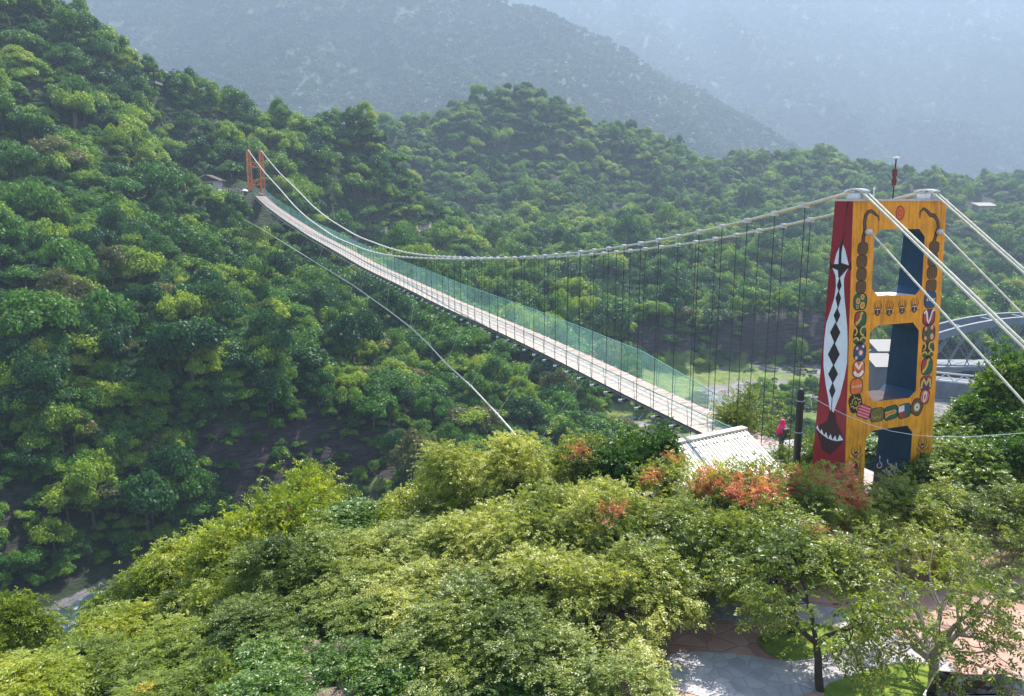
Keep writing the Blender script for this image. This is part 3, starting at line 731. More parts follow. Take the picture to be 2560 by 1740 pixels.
def bead(cx, cy_, w, h, kind, rot=0, f=Z1):
    c0 = ftz(*f(cx, cy_)); e1 = ftz(*f(cx + w / 2, cy_)); e2 = ftz(*f(cx, cy_ - h / 2)); w_ = 2 * abs(e1[0] - c0[0]); h_ = 2 * abs(e2[1] - c0[1])
    ra = math.radians(rot); ca, sa = math.cos(ra), math.sin(ra)
    def fn(a, b, ly): return front_fn(c0[0] + a * ca - b * sa, c0[1] + a * sa + b * ca, ly)
    d = Dec(fn); base = {'brown': 'n', 'dots': 'g', 'wave': 'g', 'arcs': 'k', 'blue': 'b', 'mw': 'o', 'zig': 'o', 'dia': 'k', 'str': 'p', 'oli': 'l', 'gro': 'g', 'flag': 'g', 'ring': 'n', 'shell': 'r', 'em': 'v', 'blob': 'n', 'vee': 'v', 'sea': 'b'}[kind]
    d.poly(rrect(w_ * 1.04, h_ * 1.02, 0.34), K['k'], 1); d.poly(rrect(w_ * 0.90, h_ * 0.92, 0.34), K[base], 2)
    X = lambda u: u * w_ / 2; Yy = lambda v: v * h_ / 2; S = lambda pts: [(X(a), Yy(b)) for a, b in pts]; lw = w_ * 0.11
    if kind == 'brown':
        for u in (-0.5, 0, 0.5): d.stroke(S([(u, -0.8), (u, 0.8)]), w_ * 0.03, K['k'], 3)
    elif kind == 'dots':
        for (a, b, r) in ((0.3, 0.55, .3), (-0.35, 0.1, .32), (0.35, -0.45, .36), (-0.4, -0.6, .2)):
            d.ell(X(a), Yy(b), X(r), X(r) * 1.1, K['y'], 3); d.ell(X(a), Yy(b), X(r) * .62, X(r) * .7, K['o'] if r > .25 else K['g'], 4)
    elif kind == 'wave':
        d.poly(S([(-.85, .7), (0, .85), (0, .1), (-.5, -.4), (-.85, -.5)]), K['r'], 3); d.stroke(S([(.35, .85), (.05, .6), (0, .1), (-.3, -.3), (-.8, -.65)]), lw * 1.6, K['y'], 4)
    elif kind == 'arcs':
        for (a, b, a0, a1, r) in ((.55, .5, 80, 280, .5), (-.95, .5, -75, 75, .45), (.55, -.6, 20, 180, .42), (-.6, -.6, 0, 160, .4)):
            d.ell(X(a), Yy(b), X(r) * .7, X(r) * .7, K['g'], 3) if abs(a) < .7 else None; d.arc(X(a), Yy(b), X(r), a0, a1, lw, K['y'], 4)
    elif kind == 'blue':
        for (a, b, r) in ((.5, .7, .2), (-.45, .5, .22), (.15, -.05, .36), (-.55, -.65, .24)): d.ell(X(a), Yy(b), X(r), X(r), K['s'], 3); d.ell(X(a), Yy(b), X(r) * .5, X(r) * .6, K['w'], 4)
    elif kind == 'mw':
        d.stroke(S([(-.6, .75), (-.25, .3), (0, .05), (.3, .45), (.6, .8)]), lw * 1.7, K['w'], 3); d.stroke(S([(-.75, -.25), (-.4, -.65), (0, -.75), (.4, -.65), (.75, -.25)]), lw * 2.2, K['w'], 3)
        d.stroke(S([(-.5, -.1), (0, -.4), (.5, -.1)]), lw * .8, K['r'], 4)
    elif kind in ('zig', 'sea'):
        for i in range(4):
            u = -.62 + i * .4; c1 = K['w']; d.stroke(S([(u, .0), (u + .28, .14)]), lw * .45, c1, 3); d.stroke(S([(u, -.04), (u + .24, -.14)]), lw * .45, c1, 3)
    elif kind == 'dia':
        d.stroke(S([(-.2, 0), (0, .22), (.2, 0), (0, -.22), (-.2, 0), (0, .22)]), lw * .6, K['y'], 3)
        for sx in (-1, 1):
            for sy in (-1, 1): d.stroke(S([(sx * .85, sy * .12), (sx * .45, sy * .2), (sx * .4, sy * .45), (sx * .05, sy * .5), (0, sy * .85)]), lw * .6, K['y'], 3)
    elif kind == 'str':
        for v in (-.68, -.25, .2, .62): d.stroke(S([(-.85, v), (.85, v)]), h_ * .09, K['s'], 3)
    elif kind == 'oli':
        for u in (-.6, -.3, 0, .3, .6): d.stroke(S([(u, -.75), (u + .05, .75)]), w_ * .025, K['n'], 3)
        d.stroke(S([(-.6, -.2), (-.3, -.5), (0, -.2), (.3, -.5), (.6, -.2)]), w_ * .03, K['y'], 4)
    elif kind == 'gro':
        d.poly(S([(-.85, .3), (.55, .35), (.8, 0), (.55, -.3), (-.1, -.3), (-.85, -.6)]), K['y'], 3); d.poly(S([(-.85, .12), (.45, .15), (.6, 0), (.4, -.12), (-.3, -.14), (-.85, -.36)]), K['o'], 4)
    elif kind == 'flag':
        d.poly(S([(-.85, .8), (0, .85), (0, .02), (-.87, -.05)]), K['w'], 3); d.poly(S([(-.87, -.07), (0, .0), (0, -.85), (-.8, -.8)]), K['r'], 3); d.poly(S([(.03, .85), (.8, .75), (.8, 0), (.03, 0)]), K['b'], 3)
    elif kind == 'ring':
        d.ell(0, 0, X(.55), X(.55), K['y'], 3); d.ell(0, 0, X(.42), X(.42), K['w'], 4); d.ell(0, 0, X(.13), X(.13), K['k'], 5)
    elif kind == 'shell':
        d.ell(0, 0, X(.78), Yy(.82), K['s'], 3); d.ell(0, 0, X(.6), Yy(.7), K['r'], 4); d.ell(0, 0, X(.4), Yy(.72), K['w'], 5); d.ell(0, 0, X(.16), Yy(.42), K['r'], 6)
    elif kind == 'em':
        d.stroke(S([(-.8, -.65), (-.7, .2), (-.45, .55), (-.15, .1), (.05, -.25), (.25, .1), (.45, .6), (.7, .4), (.8, -.6)]), lw * 1.5, K['y'], 3); d.stroke(S([(-.8, .8), (.8, .8)]), lw, K['r'], 4)
    elif kind == 'blob':
        d.poly(S([(-.4, .35), (0, .1), (.4, .4), (.6, .2), (.2, -.5), (-.2, -.8), (-.5, -.2)]), K['g'], 3)
        for (a, b, r) in ((-.5, .6, .18), (.45, .7, .22), (-.5, -.55, .2), (.5, -.4, .28)): d.ell(X(a), Yy(b), X(r), X(r) * 1.25, K['s'], 4)
    elif kind == 'vee':
        d.poly(S([(-.85, .5), (-.35, .4), (-.2, -.6), (-.6, -.8), (-.88, -.3)]), K['r'], 3); d.poly(S([(.85, .5), (.5, .4), (.2, -.6), (.6, -.8), (.88, -.3)]), K['r'], 3)
        d.stroke(S([(-.8, .45), (-.5, .85), (-.35, .5), (-.25, -.2), (-.02, -.75), (.2, -.3), (.4, .4), (.55, .75), (.85, .9)]), lw * 1.2, K['w'], 4)
    o = d.build('painted_bead', MATS, tower)
    lb = {'dots': 'green bead with yellow rings', 'wave': 'green and red wavy bead', 'arcs': 'black bead with yellow arcs', 'blue': 'dark blue dotted bead', 'mw': 'orange and white bead', 'zig': 'orange bead', 'dia': 'black bead with yellow lines', 'str': 'pink striped bead', 'oli': 'olive square bead', 'gro': 'green and orange bead', 'flag': 'white, red and green bead', 'ring': 'round bead with a white ring', 'shell': 'red shell-shaped bead', 'em': 'violet and yellow bead', 'blob': 'brown bead with pink dots', 'vee': 'violet bead with white curve', 'sea': 'blue bead', 'brown': 'brown bead'}[kind]
    o['label'] = lb
for b in [(635, 795, 92, 112, 'brown'), (627, 910, 94, 114, 'brown'), (624, 1025, 90, 112, 'brown'), (618, 1140, 90, 114, 'brown'), (612, 1272, 118, 152, 'dots'), (614, 1428, 106, 142, 'wave')]: bead(*b)
for b in [(608, 140, 112, 160, 'arcs'), (608, 290, 110, 146, 'blue'), (598, 440, 106, 150, 'mw'), (577, 596, 110, 148, 'zig'), (570, 745, 112, 170, 'dia', 18), (645, 822, 130, 118, 'str', -20), (764, 850, 124, 126, 'oli'), (888, 832, 124, 126, 'gro', 6), (1008, 816, 116, 130, 'flag', 6), (1120, 782, 104, 146, 'ring', -28), (1190, 688, 84, 132, 'shell', -8), (1202, 566, 100, 132, 'em'), (1211, 416, 100, 152, 'wave'), (1222, 270, 102, 142, 'arcs'), (1227, 120, 112, 148, 'blob')]:
    bead(*b, f=Z2) if len(b) == 6 else bead(*b[:5], f=Z2)
for b in [(1228, 1410, 110, 144, 'vee'), (1240, 1252, 106, 152, 'sea'), (1250, 1128, 92, 112, 'brown'), (1257, 1010, 90, 112, 'brown'), (1264, 895, 92, 118, 'brown'), (1276, 785, 92, 108, 'brown')]: bead(*b)
# four small painted faces with horn-like crests
for (cx, cy_) in ((768, 1352), (873, 1352), (988, 1337), (1098, 1325)):
    c0 = ftz(*Z1(cx, cy_)); m = mpz; d = Dec(front_fn)
    q = lambda a, b: (c0[0] + a * m * 1.12, c0[1] + b * m)
    d.ell(*q(0, -8), 36 * m, 40 * m, K['k'], 1); d.ell(*q(0, -28), 22 * m, 24 * m, K['n'], 2)
    d.stroke([q(-28, 8), q(0, 14), q(28, 8)], 6 * m, K['w'], 3); d.stroke([q(0, 14), q(0, -10)], 4 * m, K['w'], 3); d.ell(*q(0, -24), 5 * m, 4 * m, K['w'], 3)
    d.stroke([q(-14, 22), q(0, 34), q(14, 22)], 9 * m, K['r'], 2)
    for (a, b, c__) in ((-36, -44, -22), (36, 44, 22), (-20, -26, -10), (20, 26, 10), (0, 0, 0)):
        d.stroke([q(a * .8, 5), q(b, 45), q(c__, 95)], [9 * m, 8 * m, 2 * m], K['k'] if abs(a) > 30 else K['n'], 2)
    for sx in (-1, 1): d.stroke([q(sx * 30, -20), q(sx * 46, -34), q(sx * 54, -20)], 5 * m, K['n'], 1)
    d.build('painted_face', MATS, tower)
# two standing painted figures
for (cx, cy_) in ((568, 1290), (1166, 1212)):
    c0 = ftz(*Z2(cx, cy_)); m = mpz; d = Dec(front_fn); q = lambda a, b: (c0[0] + a * m * 1.08, c0[1] + b * m)
    d.ell(*q(0, 82), 26 * m, 34 * m, K['k'], 1); d.ell(*q(0, 72), 17 * m, 22 * m, K['n'], 2); d.stroke([q(-20, 88), q(20, 88)], 6 * m, K['w'], 3); d.stroke([q(0, 88), q(0, 62)], 3 * m, K['w'], 3)
    for sx in (-1, 1):
        d.stroke([q(sx * 24, 80), q(sx * 52, 110), q(sx * 48, 150), q(sx * 32, 180)], [10 * m, 10 * m, 8 * m, 3 * m], K['k'], 1)
        d.stroke([q(sx * 12, 110), q(sx * 24, 140), q(sx * 8, 172)], [9 * m, 8 * m, 2 * m], K['n'], 2)
        d.stroke([q(sx * 14, 40), q(sx * 46, 48), q(sx * 66, 62), q(sx * 82, 80)], [12 * m, 10 * m, 9 * m, 5 * m], K['n'], 1)
        d.stroke([q(sx * 50, 18), q(sx * 52, -30), q(sx * 36, -62)], 10 * m, K['k'], 1)
        d.poly([q(sx * 2, -95), q(sx * 34, -90), q(sx * 52, -140), q(sx * 40, -175), q(sx * 16, -150)], K['k'], 1)
    d.poly([q(-30, 34), q(0, 20), q(30, 34), q(36, -50), q(-36, -50)], K['k'], 1)
    d.stroke([q(-22, 30), q(18, -50)], 8 * m, K['r'], 2); d.stroke([q(22, 30), q(-18, -50)], 8 * m, K['r'], 2); d.stroke([q(-32, 24), q(-32, -44)], 5 * m, K['s'], 2); d.stroke([q(32, 24), q(32, -44)], 5 * m, K['s'], 2)
    d.poly([q(-66, -52), q(66, -48), q(62, -88), q(-66, -90)], K['l'], 3)
    for i in range(6): d.ell(*q(-50 + i * 20, -70), 7 * m, 9 * m, K['y' if i % 2 else 'g'], 4)
    d.build('painted_figure', MATS, tower)
# snake and mouth on the crimson side wall
_sp = TW(-2.8, 0, 0); _sn = np.cross(BD, TW(-2.48, ZB, 0) - _sp); _sn /= np.linalg.norm(_sn)
if np.dot(_sn, TD) > 0: _sn = -_sn
def side_fn(px, py, ly): return onplane(px, py, _sp, _sn) + _sn * 0.003 * ly
d = Dec(side_fn)
d.poly([(2081, 669), (2095, 675), (2104, 690), (2121, 670), (2114, 684), (2110, 697), (2110, 722), (2112, 753), (2115, 782), (2118, 817), (2119, 856), (2118, 906), (2111, 945), (2100, 989), (2090, 1014), (2084, 1031), (2074.7, 1023), (2070.5, 995), (2063.5, 956), (2059, 917), (2059, 880), (2061, 848), (2066, 808), (2077, 775), (2086, 745), (2090, 715), (2089, 690)], 0, 1)
d.poly([(2098.5, 618), (2096, 660), (2085, 660), (2091, 634)], 0, 1); d.poly([(2106.6, 609), (2114, 627), (2122, 663), (2103.5, 657), (2104, 632)], 0, 1)
d.poly([(2118, 504), (2122, 504), (2112, 560), (2108, 608), (2104, 632), (2103, 658), (2122, 665), (2129, 652), (2129, 676), (2121, 670), (2106, 680), (2101, 694), (2096, 694), (2095, 676), (2080, 669), (2075, 675), (2074, 652), (2080, 662), (2096, 660), (2099, 618), (2106, 600), (2113, 550)], 1, 2)
for (cx, cy_, hw, a, b) in ((2098.5, 714, 6, 692, 730), (2096, 745, 7, 726, 773), (2092.7, 788, 8.5, 769, 809), (2088.3, 831, 13, 805, 860), (2085, 886, 15, 855, 915), (2083, 935, 12.5, 911, 959), (2081, 977, 8, 955, 998)):
    k_ = (2098 - 2079) * 0; d.poly([(cx + .8, a), (cx + hw, cy_), (cx - .8, b), (cx - hw, cy_)], 1, 3)
d.stroke([(2099, 692), (2079, 1030)], 0.1, 1, 2); d.stroke([(2080.5, 993), (2078.5, 1030)], 2.0, 1, 2)
d.poly([(2074, 1028), (2088, 1033), (2090, 1056), (2111, 1098), (2102.5, 1112), (2074, 1138), (2055, 1123), (2040, 1067), (2068, 1052)], 2, 4)
for (x0, y0, xt, yt, x1, y1) in ((2041, 1070, 2044, 1062, 2052, 1083), (2050, 1081, 2054.5, 1072, 2061, 1090), (2060, 1089, 2066, 1080, 2071, 1097), (2071, 1096, 2077, 1084, 2082, 1101), (2081, 1100, 2089, 1088, 2093, 1103), (2093, 1103, 2100, 1086, 2109, 1100)):
    d.poly([(x0, y0), (xt, yt), (x1, y1)], 0, 5)
d.build('painted_snake', [paint('snake_white', (0.70, 0.72, 0.80), var=0.08), MATS[K['k']], paint('dark_maroon', (0.03, 0.006, 0.01))], tower)
# pale lilies painted inside the doorway
_rp = TW(1.5, -12, 0)
def rev_fn(px, py, ly): return onplane(px, py, _rp, TD) - TD * 0.003 * ly
def Z3(a, b): return 2090 + a / 7.9, 1060 + b / 7.9
d = Dec(rev_fn)
for (cx, cy_, r, a0, a1, lx, lyy) in ((850, 815, 62, 75, -250, 865, 640), (1040, 870, 85, 100, -190, 1020, 715), (1185, 940, 70, 90, -200, 1190, 780)):
    pts = [Z3(cx + r * math.cos(math.radians(a0 - (a0 - a1) * i / 16)) * (1 - .5 * i / 16), cy_ - r * math.sin(math.radians(a0 - (a0 - a1) * i / 16)) * (1 - .4 * i / 16)) for i in range(17)]
    d.stroke(pts, 3.0, 0, 1); d.stroke([Z3(lx, lyy + 20), pts[0]], 1.4, 0, 1); lx_, ly_ = Z3(lx, lyy); d.poly([(lx_, ly_ - 4), (lx_ + 2.2, ly_ + 2), (lx_ + .8, ly_ + 5), (lx_ - 1.6, ly_ + 3)], 1, 2)
lx_, ly_ = Z3(1365, 850); d.poly([(lx_, ly_ - 5), (lx_ + 3, ly_ + 2), (lx_, ly_ + 7), (lx_ - 2.5, ly_ + 2)], 1, 2)
d.build('painted_flowers', [pm('blush', (0.62, 0.42, 0.50)), pm('ice', (0.55, 0.68, 0.85))], tower)
# saddles, stay anchors, warning lamp
for t in (-2.1, 2.1):
    mb = MB(); mb.obox(TW(t, 0.22, 0), TD * 0.17, BD * 0.36, (0, 0, 0.12)); mb.obox(TW(t, 0.22, 0), TD * 0.07, BD * 0.5, (0, 0, 0.2))
    for k in range(7):
        a = math.radians(-60 + 20 * k)
        mb.obox(TW(t, 0.36 + 0.14 * math.cos(a), 0.5 * math.sin(a)), TD * 0.2, BD * 0.1, (0, 0, 0.04))
    mb.build('cable_saddle', M_white, tower, bevel=0.02)
lamp = wempty('warning_lamp', tuple(TW(0.15, 0.1, 0.1))); tag(lamp, 'red and dark warning lamp mast with a white disc on the tower roof', 'warning lamp')
mb = MB(); c_ = TW(0.15, 0.1, 0.1); mb.tube([c_, c_ + (0, 0, 1.75)], 0.03, 8); mb.build('mast', M_black, lamp)
mb = MB(); mb.lathe(c_ + (0, 0, 0.55), [(0.05, 0), (0.11, .05), (0.11, .3), (0.07, .35), (0.07, .4), (0.11, .45), (0.1, .75), (0.04, .8)], 12); mb.build('lamp_body', paint('red_lamp_glass', (0.12, 0.01, 0.02), rough=0.3), lamp)
mb = MB(); mb.lathe(c_ + (0, 0, 1.72), [(0.04, 0), (0.17, .03), (0.14, .08), (0.04, .1)], 16); mb.build('disc', M_white, lamp)
c_ = TW(-0.9, 0.1, 0.2); mb = MB(); mb.tube([c_, c_ + (0, 0, 0.45)], 0.025, 6); mb.lathe(c_ + (0, 0, .4), [(.03, 0), (.07, .05), (.03, .12)], 8); mb.build('roof_sensor', M_white, tower)

# ------------------------------------------------------------------ orange lattice tower on the far bank
M_or = paint('orange_steel', (0.78, 0.22, 0.035), rough=0.5, var=0.2, scale=1)
ft_ = wempty('lattice_tower', tuple(W(268, 0, 2.6))); tag(ft_, 'slim orange steel lattice tower at the far end of the footbridge', 'bridge tower')
for sgn in (-1, 1):
    mb = MB(); t0 = sgn * 2.1; ww, dd_ = 0.62, 0.75
    cn = [(t0 + a * ww, b * dd_) for a in (-1, 1) for b in (-1, 1)]
    for (t, d_) in cn: mb.bar(W(268 + d_ * 1.5, t * 1.0, 1.0), W(268 + d_ * .7, t, 17.3), 0.24, 0.24)
    nseg = 9
    for i in range(nseg):
        z0, z1 = 1.5 + i * 15.6 / nseg, 1.5 + (i + 1) * 15.6 / nseg
        for d_ in (-dd_, dd_):
            mb.bar(W(268 + d_, t0 - ww, z0), W(268 + d_, t0 + ww, z1), 0.12); mb.bar(W(268 + d_, t0 - ww, z1), W(268 + d_, t0 + ww, z1), 0.14)
            mb.bar(W(268 + d_, t0 + ww, z0), W(268 + d_, t0 - ww, z1), 0.12)
        for a in (-ww, ww): mb.bar(W(268 - dd_, t0 + a, z0), W(268 + dd_, t0 + a, z1), 0.12)
    mb.build('lattice_leg', M_or, ft_)
for (z0, z1) in ((5.6, 7.2), (11.6, 13.2)):
    mb = MB()
    for d_ in (-.6, .6):
        for z in (z0, z1): mb.bar(W(268 + d_, -1.5, z), W(268 + d_, 1.5, z), 0.26)
        for k in range(4):
            a, b = -1.5 + k * .75, -1.5 + (k + 1) * .75; mb.bar(W(268 + d_, a, z0 if k % 2 else z1), W(268 + d_, b, z1 if k % 2 else z0), 0.16)
    mb.build('cross_girder', M_or, ft_)
for t in (-2.1, 2.1): mb = MB(); mb.obox(W(268, t, 17.45), TD * .35, BD * .5, (0, 0, .2)); mb.build('cable_saddle', M_or, ft_)

# ------------------------------------------------------------------ suspension footbridge
def planks_material():
    m, nt, b = newmat('pale_deck_planks'); at = N(nt, 'ShaderNodeAttribute'); at.attribute_name = 's'
    w = N(nt, 'ShaderNodeTexNoise', noise_dimensions='1D'); w.inputs['Scale'].default_value = 2.2; w.inputs['Detail'].default_value = 3; L(nt, at.outputs['Fac'], w.inputs['W'])
    r = ramp(nt, [(0.3, (0.30, 0.20, 0.17)), (0.5, (0.42, 0.30, 0.25)), (0.7, (0.55, 0.45, 0.40))]); L(nt, w.outputs[0], r.inputs[0])
    fr = N(nt, 'ShaderNodeMath', operation='FRACT'); mu = N(nt, 'ShaderNodeMath', operation='MULTIPLY'); mu.inputs[1].default_value = 2.0
    L(nt, at.outputs['Fac'], mu.inputs[0]); L(nt, mu.outputs[0], fr.inputs[0])
    gp = ramp(nt, [(0.0, (.45, .45, .45)), (0.1, (1, 1, 1))]); L(nt, fr.outputs[0], gp.inputs[0])
    mx = N(nt, 'ShaderNodeMix', data_type='RGBA', blend_type='MULTIPLY'); mx.inputs[0].default_value = 1
    L(nt, r.outputs[0], mx.inputs[6]); L(nt, gp.outputs[0], mx.inputs[7]); L(nt, mx.outputs[2], b.inputs['Base Color']); b.inputs['Roughness'].default_value = 0.7
    return m
M_plank = planks_material(); M_strip = paint('grey_deck_strip', (0.16, 0.14, 0.15), rough=0.6); M_dsteel = paint('dark_bridge_steel', (0.05, 0.055, 0.06), rough=0.6, var=0.3)
M_gsteel = paint('grey_girder', (0.16, 0.17, 0.18), rough=.6, var=.3)
M_strand = paint('dark_hanger_rope', (0.035, 0.04, 0.045), rough=0.6)
br = wempty('suspension_bridge', tuple(W(0, 0, -14))); tag(br, 'long narrow suspension footbridge with pale planks and green side netting over the gorge', 'footbridge')
def sweep(name, sect, s0, s1, mats, midx, step=1.0, parent=None):
    """sheet or box swept along the bridge; sect: list of (t, dz)"""
    ss = np.arange(s0, s1 + .01, step); vs_, fs, mi, sv = [], [], [], []
    for s in ss:
        for (t, dz) in sect: vs_.append(tuple(W(s, t, deckz(s) + dz))); sv.append(s)
    k = len(sect)
    for i in range(len(ss) - 1):
        for j in range(k - 1): fs.append((i * k + j, i * k + j + 1, (i + 1) * k + j + 1, (i + 1) * k + j)); mi.append(midx[j])
    me = bpy.data.meshes.new(name); me.from_pydata(vs_, [], fs); me.polygons.foreach_set('material_index', mi)
    for m in mats: me.materials.append(m)
    a = me.attributes.new('s', 'FLOAT', 'POINT'); a.data.foreach_set('value', sv); me.update(); return link(name, me, parent)
sweep('deck', [(-1.6, -.1), (-1.6, 0), (-.62, 0), (-.38, 0), (.0, 0), (.24, 0), (.62, 0), (1.6, 0), (1.6, -.1), (-1.6, -.1)], -2, 270, [M_plank, M_strip, M_dsteel], [2, 0, 1, 0, 1, 0, 0, 2, 2], parent=br)
for t in (-1.55, 1.55): sweep('edge_girder', [(t - .06, -.1), (t - .06, -.24), (t + .06, -.24), (t + .06, -.1)], -2, 270, [M_gsteel], [0, 0, 0], parent=br)
def net_material(name, col, alpha):
    m, nt, b = newmat(name); b.inputs['Base Color'].default_value = (*col, 1); b.inputs['Roughness'].default_value = 0.7
    gm = N(nt, 'ShaderNodeNewGeometry'); ns = N(nt, 'ShaderNodeTexNoise'); ns.inputs['Scale'].default_value = 0.25; ns.inputs['Detail'].default_value = 4; L(nt, gm.outputs['Position'], ns.inputs['Vector'])
    r = N(nt, 'ShaderNodeMapRange'); r.inputs[1].default_value = 0.3; r.inputs[2].default_value = 0.7; r.inputs[3].default_value = alpha * 0.55; r.inputs[4].default_value = alpha * 1.3; L(nt, ns.outputs[0], r.inputs[0])
    tr = N(nt, 'ShaderNodeBsdfTransparent'); tl = N(nt, 'ShaderNodeBsdfTranslucent'); tl.inputs[0].default_value = (*col, 1)
    m1 = N(nt, 'ShaderNodeMixShader'); m1.inputs[0].default_value = 0.5; L(nt, b.outputs[0], m1.inputs[1]); L(nt, tl.outputs[0], m1.inputs[2])
    ms = N(nt, 'ShaderNodeMixShader'); L(nt, r.outputs[0], ms.inputs[0]); L(nt, tr.outputs[0], ms.inputs[1]); L(nt, m1.outputs[0], ms.inputs[2])
    L(nt, ms.outputs[0], nt.nodes['Material Output'].inputs[0]); return m
def net(t, s0, s1, hfun, mat, lab):
    ss = np.arange(s0, s1 + .01, 1.0); vs_, fs = [], []
    for s in ss:
        for k in range(4): vs_.append(tuple(W(s, t + (0.12 * k / 3) * np.sign(t), deckz(s) + 0.02 + hfun(s) * k / 3)))
    for i in range(len(ss) - 1):
        for k in range(3): fs.append((i * 4 + k, i * 4 + k + 1, (i + 1) * 4 + k + 1, (i + 1) * 4 + k))
    me = bpy.data.meshes.new('safety_net'); me.from_pydata(vs_, [], fs); me.materials.append(mat); o = link('safety_net', me, br); o['label'] = lab
    mb = MB(); mb.tube([W(s, t + .12 * np.sign(t), deckz(s) + 0.02 + hfun(s)) for s in ss], 0.035, 5); mb.build('hand_rope', M_netrope, br)
    mb = MB()
    for s in ss[::2]: mb.tube([W(s, t, deckz(s)), W(s, t + .12 * np.sign(t), deckz(s) + hfun(s))], 0.02, 4)
    mb.build('rail_post', M_netrope, br)
M_netrope = paint('green_rail_rope', (0.08, 0.30, 0.24), rough=0.6)
M_net = net_material('green_net', (0.42, 0.80, 0.68), 0.22); M_net2 = net_material('pale_green_net', (0.35, 0.70, 0.62), 0.16)
net(1.55, 12, 268, lambda s: 2.05 * min(1, max(0.5, (s - 2) / 20)), M_net, 'tall green net along the right side of the deck')
net(-1.6, 6, 268, lambda s: 1.15, M_net2, 'low pale net along the left side of the deck')
for t in (-2.1, 2.1):
    mb = MB()
    ss = np.arange(0, 268.5, 2.0)
    for off in (-0.07, 0.07): mb.tube([W(s, t + off, cabz(s)) for s in ss], 0.072, 6)
    mb.build('main_cable', M_steelw, br)
# hangers with their clamps and the crossbeams they carry
ROT = []
hs = [(s, t) for s in np.arange(3, 267, 2.0) for t in (-2.1, 2.1)]
hm = bpy.data.meshes.new('hanger'); hb = MB(); restm = MB()
def hanger(mb, s, t):
    zc, zd = cabz(s), deckz(s)
    mb.tube([W(s, t, zc), W(s, t, zd - 0.25)], 0.022, 5, 0); mb.obox(W(s, t, zc), TD * .15, BD * .12, (0, 0, .12), 1); mb.obox(W(s, t, zd - .28), TD * .12, BD * .07, (0, 0, .07), 1)
for i, (s, t) in enumerate(hs):
    if i < 100: mb = MB(); hanger(mb, s, t); mb.build('hanger', [M_strand, M_white], br)
    else: hanger(restm, s, t)
o = restm.build('hanger', [M_strand, M_white], br); o['kind'] = 'stuff'
restm = MB()
for i, s in enumerate(np.arange(3, 267, 2.0)):
    tgt = MB() if i < 100 else restm; z = deckz(s) - .28
    tgt.obox(W(s, 0, z), TD * 2.2, BD * .06, (0, 0, .06), 0)
    if i < 100: tgt.build('crossbeam', M_dsteel, br)
o = restm.build('crossbeam', M_dsteel, br); o['kind'] = 'stuff'
# land-side backstays and the thin stays from the tower face
def backst(t):
    mb = MB(); a = W(-.35, t, 0.42)
    for off in (-0.13, 0.13): mb.tube([a + TD * off, a + TD * off - BD * 19.5 + np.array([0, 0, -13.8])], 0.05, 8)
    return mb.build('backstay', M_steelw, br)
backst(-2.1); backst(2.1)
for (px, py, ex, ey) in ((2167, 580, 2560, 890), (2345, 580, 2560, 735)):
    t, z = ftz(px, py); a = TW(t, z, -dd(z) - .1); mb = MB(); mb.lathe(a - BD * .0 + (0, 0, -.12), [(.06, 0), (.15, .05), (.17, .14), (.1, .24)], 12); mb.build('anchor_block', M_white, tower)
    mb = MB(); mb.tube([a - BD * .1, a - BD * 15 + np.array([0, 0, -11.6 if t < 0 else -11.6])], 0.045, 8); mb.build('face_stay', M_steelw, tower)
for t in (-2.1, 2.1): mb = MB(); mb.tube([W(268.4, t, 17.3), W(290, t, 4)], 0.1, 6); mb.build('backstay', M_steelw, br)
mb = MB(); mb.tube([W(-.35, t_, .5) for t_ in ()] or [W(0, -2.1, .44), W(0.1, -2.1, .44)], .05, 6)
# white wind cable in the gorge with its ties
wc = wempty('wind_cable', tuple(W(120, -4, -16))); tag(wc, 'white side cable curving through the gorge left of the footbridge', 'cable')
def onT(px, py, t): q = onplane(px, py, C0 + TD * t, TD); return q
wp = [onT(590, 537, -9.0), onT(661, 577, -5.5), onT(771, 645, -3.6), onT(881, 712, -2.9)] + [onT(970, 775, -2.65)]
ties = [((1035.6,757.5),(1025.9,817.6)),((1097.5,777),(1069,858)),((1155.6,808),(1117,910.5)),((1244.7,844.7),(1177,964.7)),((1337.6,897),(1242.8,1034.5))]
tp = []
for u, l_ in ties:
    U = onplane(u[0], u[1], C0 - 2.1 * TD, TD); Lo = onplane(l_[0], l_[1], U, BD); tp.append((U, Lo)); wp.append(Lo)
q0 = onplane(1300, 1100, W(26, 0, 0), BD); wp += [q0, q0 + (q0 - wp[-1]) * 1.2 + np.array([0, 0, .3])]
ds = [p @ BD for p in wp]
mb = MB(); mb.tube(wp, 0.075, 6); mb.build('cable', M_steelw, wc)
M_tie = paint('tie_rope', (0.5, 0.5, 0.38))
def addtie(U, Lo): mb = MB(); mb.tube([U, Lo], 0.022, 4); mb.obox(Lo, TD * .15, BD * .08, (0, 0, .08)); mb.build('tie_rope', M_tie, wc)
for (U, Lo) in tp: addtie(U, Lo)
for (u, l_) in (((1457.7, 951), (1359, 1086.7)), ((1608.8, 1032.5), (1558.4, 1102))):
    U = onplane(u[0], u[1], C0 - 2.1 * TD, TD); Lo = onplane(l_[0], l_[1], U, BD); addtie(U, U + (Lo - U) * 1.35)
wpa = np.array(wp)
for sx in (80, 95, 112, 130, 150, 172, 195, 218):
    dsx = (wpa - C0) @ BD; o_ = np.argsort(dsx); Lo = np.array([np.interp(sx, dsx[o_], wpa[o_, k]) for k in range(3)]); addtie(W(sx, -2.1, deckz(sx) - .3), Lo)

